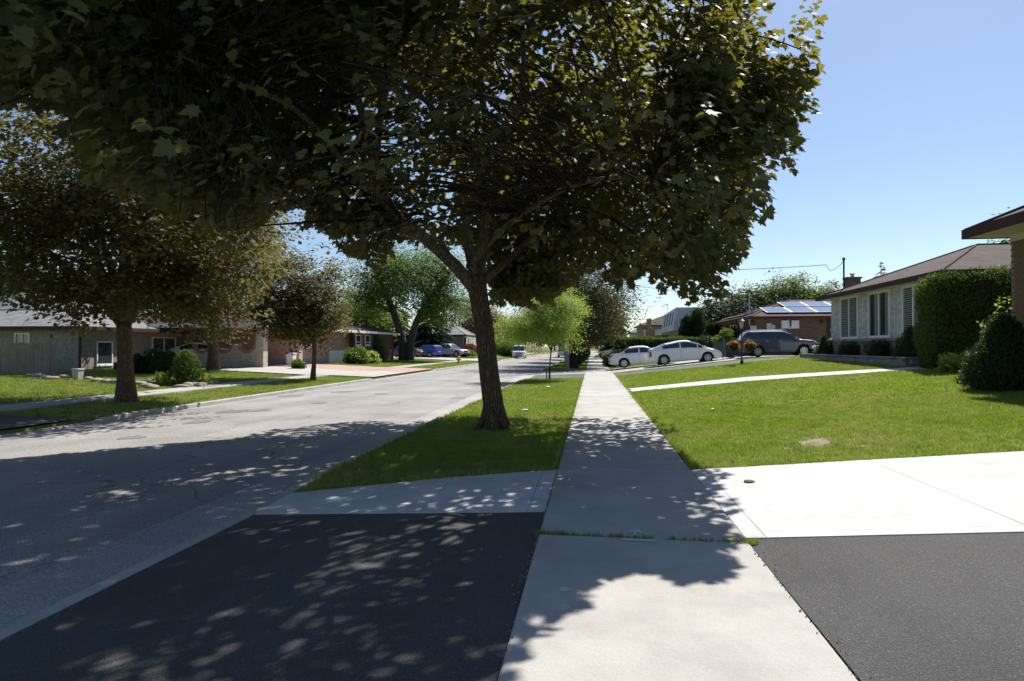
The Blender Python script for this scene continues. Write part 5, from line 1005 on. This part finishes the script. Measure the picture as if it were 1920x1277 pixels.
p = onY(851, 668, 80); o = car('pickup_truck', 'pale grey truck parked nose to the street by the spruce', Vector((p.x - .6, 80, gz(p.x, 80) + .06)), rad(-22), 5.4, 1.95, 'car_grey', [(-2.7, .9), (-2.6, 1.05), (0, 1.08), (1.0, 1.06), (2.2, 1.0), (2.6, .85), (2.7, .65)], [(-2.7, .92), (-2.6, 1.08), (-1.0, 1.1), (-.85, 1.6), (-.4, 1.78), (.4, 1.76), (.75, 1.5), (1.15, 1.1), (2.2, 1.03), (2.6, .88), (2.7, .68)], (-1.75, 1.75), .4, [(-.75, -.15), (-.05, .7)], (1.15, .5, -.5, -.95), [(-.8, -.1), (-.1, .85)], .32, cat='truck', grille=True)
p = onZ(974, 672, -.14); vh = 4.9 / 2
o = car('delivery_van', 'white van coming down the far side of the street', Vector((p.x, p.y, rz(p.x) + .01)), rad(-86), 4.9, 1.95, 'car_white', [(-vh, .9), (-vh + .05, 1.1), (0, 1.12), (1.4, 1.08), (1.6, 1.05), (vh - .15, .95), (vh, .7)], [(-vh, .95), (-vh + .05, 1.9), (-vh + .2, 1.98), (0, 2.0), (.75, 1.97), (1.0, 1.85), (1.62, 1.12), (vh - .15, 1.0), (vh, .74)], (-1.4, 1.45), .35, [(.35, 1.0)], (1.62, .95, -2.3, -2.44), [(.2, 1.15)], .24, cat='van', wr=.82, grille=True)
p = onZ(1073, 662, -.1); o = car('delivery_van', 'white van parked far up the near kerb', Vector((-4.9, 105, rz(-4.9) + .01)), rad(90), 4.9, 1.95, 'car_white', [(-vh, .9), (-vh + .05, 1.1), (0, 1.12), (1.4, 1.08), (1.6, 1.05), (vh - .15, .95), (vh, .7)], [(-vh, .95), (-vh + .05, 1.9), (-vh + .2, 1.98), (0, 2.0), (.75, 1.97), (1.0, 1.85), (1.62, 1.12), (vh - .15, 1.0), (vh, .74)], (-1.4, 1.45), .35, [(.35, 1.0)], (1.62, .95, -2.3, -2.44), [(.2, 1.15)], .24, cat='van', wr=.82)

# ------------------------------------------------------------------ street furniture and garden things
pb0 = onG(1064, 696); UP = thing('utility_pole', 'grey wooden utility pole leaning slightly by the crossing', 'utility pole', pb0)
tpz = 9.2; tpp = pb0 + Vector((-.5, .2, tpz)); MB().tube([pb0 + Vector((0, 0, -.2)), lerp(pb0, tpp, .5), tpp], [.17, .145, .115], 14).build('pole', 'pole_wood', UP, True)
m = MB(); m.box(tpp.x - .9, tpp.x + .9, tpp.y - .2, tpp.y - .1, tpz - .5, tpz - .38); ca = m.build('crossarm', 'pole_wood', UP)
for q in (-.8, -.35, .35, .8): MB().lathe([(.03, 0), (.06, .03), (.05, .12), (.02, .16)], (tpp.x + q, tpp.y - .15, tpz - .38), 8).build('insulator', 'meter_grey', ca, True)
wire(tpp + Vector((.3, 0, -2.2)), (mt_.x - .85, 33.4, mt_.z - .25), .25, 'thin service wire running to the mast over the stone bungalow')
am = onY(1405, 554, 44.9); wire(tpp + Vector((.2, 0, -2.4)), am, .35, 'thin service wire running to the solar bungalow mast')
for k, (q, pz) in enumerate(((-.8, .2), (.8, .2))): wire(tpp + Vector((q, -.15, -.25)), (tpp.x + q - .4, tpp.y + 60, tpz - .2), 1.0, ['street power line on the road side of the pole crossarm', 'street power line on the sidewalk side of the pole crossarm'][k])
wire(onY(1150, 612, 90) + Vector((0, 0, 1)), onY(1262, 590, 78), .3, 'wire slung to the white house from up the street')
# further grey pole
q = onY(1093, 680, 75); P2 = thing('utility_pole', 'second grey utility pole among the dark trunks up the verge', 'utility pole', (-2.4, 75, -.03)); MB().tube([(-2.4, 75, -.2), (-2.5, 75, 9)], [.17, .12], 12).build('pole', 'pole_wood', P2, True); m = MB(); m.box(-3.4, -1.6, 74.8, 74.9, 8.4, 8.52); m.build('crossarm', 'pole_wood', P2)
# lamp post with flower baskets
lb_ = onG(1391, 682); LPo = thing('lamp_post', 'black garden lamp post with hanging red flower baskets', 'lamp post', lb_); zt = onY(1391, 600, lb_.y).z
MB().lathe([(.09, -.1), (.09, .12), (.045, .2), (.035, .3), (.033, zt - lb_.z - .55), (.06, zt - lb_.z - .5), (.05, zt - lb_.z - .45)], lb_, 12).build('post', 'lamp_black', LPo, True)
z9 = zt - lb_.z - .45; ln = MB().lathe([(.07, z9), (.13, z9 + .34), (.125, z9 + .35)], lb_, 6).build('lantern', 'lamp_glass', LPo); MB().lathe([(.19, z9 + .35), (.2, z9 + .38), (.10, z9 + .47), (.03, z9 + .52), (.03, z9 + .57), (.005, z9 + .62)], lb_, 12).build('lantern_cap', 'lamp_black', ln, True)
for k in range(6):
    a = 6.283 * k / 6; MB().tube([lb_ + Vector((.072 * math.cos(a), .072 * math.sin(a), z9)), lb_ + Vector((.132 * math.cos(a), .132 * math.sin(a), z9 + .35))], .008, 4).build('lantern_bar', 'lamp_black', ln)
hb_ = onY(1391, 650, lb_.y).z
MB().tube([lb_ + Vector((-.45, 0, hb_ - lb_.z + .45)), lb_ + Vector((0, 0, hb_ - lb_.z + .42)), lb_ + Vector((.45, 0, hb_ - lb_.z + .45))], .014, 6).build('bracket', 'lamp_black', LPo)
for s, lb in ((-1, 'hanging basket of red flowers on the driveway side of the lamp post'), (1, 'hanging basket of red flowers on the house side of the lamp post')):
    c = lb_ + Vector((s * .4, 0, hb_ - lb_.z)); B_ = thing('flower_basket', lb, 'flower basket', c); MB().lathe([(.05, -.22), (.16, -.16), (.23, 0), (.22, .01)], c, 14).build('basket', 'dark_bark', B_, True)
    for k in range(3): a = 2.1 * k; MB().tube([c + Vector((.2 * math.cos(a), .2 * math.sin(a), 0)), c + Vector((0, 0, .44))], .005, 3).build('chain', 'cable', B_)
    pts = c + Vector(); W = RNG.normal(size=(420, 3)) * np.array([.125, .125, .075]) + np.array(c) + np.array([0, 0, .10]); nn = nrm(W - np.array(c)); 
    me = leaves_mesh('foliage', W[:200] - np.array(c), nn[:200] + .3, RNG.normal(size=(200, 3)), np.full(200, .12), KITE_V, KITE_F); link('foliage', me, 'green_leaf', B_, kind='stuff'); me = leaves_mesh('flowers', W[200:] + nn[200:] * .04 - np.array(c), nn[200:] + np.array([0, 0, .5]), RNG.normal(size=(220, 3)), np.full(220, .085), KITE_V, KITE_F); link('flowers', me, 'petal_red', B_, kind='stuff')
    n_s = 24; Pz = np.repeat(np.array([tuple(c)]), n_s, 0) + np.array([0, 0, .1]); dr_ = nrm(RNG.normal(size=(n_s, 3)) * np.array([.5, .5, .2]) + np.array([0, 0, .9])); me = leaves_mesh('spikes', Pz - np.array(c), np.cross(dr_, RNG.normal(size=(n_s, 3))), dr_, np.full(n_s, .3), LANCE_V * np.array([.35, 1, 1]), KITE_F); link('spikes', me, 'locust_leaf', B_, kind='stuff')
# wheeled bins
def bin_(label, p, s, mat, lid):
    p = Vector(p); t = thing('wheeled_bin', label, 'bin', p); m = MB(); w0, w1, h = .24 * s, .31 * s, 1.0 * s; m.add([(p.x - w0, p.y - w0, p.z + .06), (p.x + w0, p.y - w0, p.z + .06), (p.x + w0, p.y + w0, p.z + .06), (p.x - w0, p.y + w0, p.z + .06), (p.x - w1, p.y - w1, p.z + h), (p.x + w1, p.y - w1, p.z + h), (p.x + w1, p.y + w1, p.z + h), (p.x - w1, p.y + w1, p.z + h)], [(3, 2, 1, 0), (4, 5, 6, 7), (0, 1, 5, 4), (1, 2, 6, 5), (2, 3, 7, 6), (3, 0, 4, 7)]); m.build('bin_body', mat, t)
    m = MB(); m.box(p.x - w1 - .03, p.x + w1 + .03, p.y - w1 - .04, p.y + w1 + .03, p.z + h, p.z + h + .07, .02); m.build('lid', lid, t)
    for sx in (-1, 1): MB().lathe([(.1, -.03), (.11, 0), (.1, .03)], (p.x + sx * w1, p.y + w0, p.z + .11), 12, 'x').build('wheel', 'tyre', t)
    MB().tube([(p.x - w1, p.y + w1 + .06, p.z + h - .04), (p.x + w1, p.y + w1 + .06, p.z + h - .04)], .015, 5).build('handle', mat, t)
a = onY(1368, 670, 41.2); bin_('tall navy wheeled bin beside the white liftback nose', (a.x, 41.2, gz(a.x, 41.2)), 1.15, 'navy_plastic', 'navy_plastic'); a = onY(1384, 670, 42.6); bin_('navy wheeled bin behind the lamp post', (a.x, 42.6, gz(a.x, 42.6)), 1.1, 'navy_plastic', 'black_plastic')
a = onY(1348, 670, 44.6); bin_('dark green wheeled bin behind the tall navy bin', (a.x, 44.6, gz(a.x, 44.6)), 1.05, 'green_plastic', 'green_plastic')
a = onY(532, 690, 37.8); WB = bin_('pale grey wheeled bin beside the carport downspouts', (a.x, 38.8, gz(a.x, 38.8) + .05), .82, 'plate_white', 'meter_grey')
# hydrant
hy = onG(860, 681); HY = thing('fire_hydrant', 'yellow fire hydrant on the far verge', 'hydrant', hy); MB().lathe([(.16, -.05), (.16, .05), (.11, .06), (.11, .48), (.15, .5), (.15, .54), (.12, .6), (.07, .68), (.03, .7), (.03, .76)], hy, 14).build('barrel', 'hydrant_yellow', HY, True)
for ax, d in (('x', 1), ('x', -1), ('y', -1)): MB().lathe([(.06, 0), (.06, .1 * d), (.075, .1 * d), (.075, .15 * d)], hy + Vector((.1 * d if ax == 'x' else 0, .1 * d if ax == 'y' else 0, .38)), 10, ax).build('nozzle', 'hydrant_yellow', HY, True)
# rocks and planting on the far lawn
def rock(p, s, label, grp=None):
    me_ = MB(); n, mrow = 10, 6
    for j in range(mrow + 1):
        f = math.pi * j / mrow
        for i in range(n): a = 6.283 * i / n; q = 1 + .22 * math.sin(3 * a + p[0] * 7 + j) * math.sin(f) + random.uniform(-.1, .1) * math.sin(f); me_.v.append((p[0] + s[0] * q * math.sin(f) * math.cos(a), p[1] + s[1] * q * math.sin(f) * math.sin(a), p[2] + s[2] * math.cos(f)))
    me_.f = [(j * n + i, (j + 1) * n + i, (j + 1) * n + (i + 1) % n, j * n + (i + 1) % n) for j in range(mrow) for i in range(n)]; o = me_.build('garden_rock', 'rock', None, 'all'); return tag(o, label, 'rock', grp)
rk = [(57, 706), (72, 707), (88, 710), (100, 711), (117, 709), (165, 712), (182, 715), (200, 718), (215, 720), (258, 721), (275, 726), (285, 728), (340, 727), (352, 726), (366, 725), (380, 724), (395, 721), (401, 718), (276, 718), (290, 719), (306, 720)]
for k, (px, py) in enumerate(rk):
    p = onG(px, py); bedr = px > 330 or (270 < px < 310 and py < 722); rock((p.x, p.y, p.z + .04), (random.uniform(.16, .34), random.uniform(.15, .28), random.uniform(.08, .17)), 'rounded tan rock edging the bed around the globe shrub' if bedr else 'rounded rock in the curving border across the beige house lawn', 'rocks round the globe shrub bed' if bedr else 'rock border on the far lawn')
p = onG(349, 722); round_shrub('globe_shrub', 'dense bright green egg-shaped evergreen on the far lawn', p, .58, 1.3, 'cedar_leaf', 5000, .1, 'column', amp=.03)
for px, py, lb in ((316, 722, 'pale hosta clump to the house side of the egg-shaped evergreen'), (372, 722, 'pale hosta clump on the rock edge beside the evergreen')):
    p = onG(px, py); round_shrub('hosta_plant', lb, p, .38, .3, 'lime_leaf', 220, .24, 'dome', cat='plant', core=False, V=KITE_V)
p = onG(146, 712); t = thing('stone_pot', 'pale square garden pot in front of the downspout corner', 'pot', p); m = MB(); m.add([(p.x + s * q, p.y + u * q, p.z + z) for z, q in ((-.05, .11), (.4, .15)) for s, u in ((-1, -1), (1, -1), (1, 1), (-1, 1))], [(3, 2, 1, 0), (4, 5, 6, 7), (0, 1, 5, 4), (1, 2, 6, 5), (2, 3, 7, 6), (3, 0, 4, 7)]); m.build('pot_body', 'stone_pot', t); m = MB(); m.box(p.x - .17, p.x + .17, p.y - .17, p.y + .17, p.z + .4, p.z + .45, .01); m.build('rim', 'stone_pot', t)
for px, py, r_, h_, mt, lb in ((300, 700, .9, 1.0, 'dark_green_leaf', 'dark shrub under the beige bungalow front window'), (255, 700, .7, .8, 'dark_green_leaf', 'dark shrub behind the thick maple trunk'), (560, 692, .3, .4, 'green_leaf', 'small green tuft below the brick bungalow window'), (668, 682, 1.0, 1.3, 'green_leaf', 'leafy shrub bed against the dark brick wing'), (692, 681, .9, 1.0, 'locust_leaf', 'yellow-green shrub at the corner of the dark brick wing'), (706, 677, .8, 2.3, 'green_leaf', 'tall green shrub at the end of the dark brick wing')):
    p = onG(px, py); round_shrub('garden_shrub', lb, p, r_, h_, mt, 1300, .16, 'dome', amp=.12, V=KITE_V)
# litter and small grit by the asphalt edge
for k, (px, py, s) in enumerate(((1027, 726, .12), (984, 770, .1), (1545, 712, .06), (1337, 769, .05))):
    p = onG(px, py); m = MB(); m.add([(p.x + s * math.cos(a) * random.uniform(.6, 1), p.y + s * math.sin(a), p.z + .035 + random.uniform(-.01, .01)) for a in frange(0, 5.4, .9)], [tuple(range(7))]); m.v += [(x, y, z - .008) for x, y, z in m.v]; m.f.append(tuple(range(13, 6, -1))); m.f += [(i, (i + 1) % 7, (i + 1) % 7 + 7, i + 7) for i in range(7)]; tag(m.build('litter_scrap', 'litter'), ['pale scrap lying on the verge grass below the honey locust', 'pale scrap on the grass beside the big maple root', 'tiny pale scrap on the lawn near the garden path', 'tiny pale scrap on the lawn near the sidewalk'][k], 'litter')
gr = MB(); random.seed(4)
for k in range(170):
    if k < 120: y = random.uniform(1.5, 5); x = SW1 + abs(random.gauss(0, .05)) - .03
    elif k < 170: y = random.uniform(2, 5); x = SW0 - abs(random.gauss(0, .05)) + .02
    else: x = random.uniform(-3.2, -.6); y = random.uniform(2, 5)
    s = random.uniform(.003, .009); z = (gz(x, y) if x > SW1 or x < SW0 else .022) + .008; gr.add([(x - s, y - s, z - .004), (x + s, y - s * .6, z - .004), (x, y + s, z - .004), (x, y, z + s)], [(0, 1, 3), (1, 2, 3), (2, 0, 3), (0, 2, 1)])
o = gr.build('grit', 'rock'); o['kind'] = 'stuff'
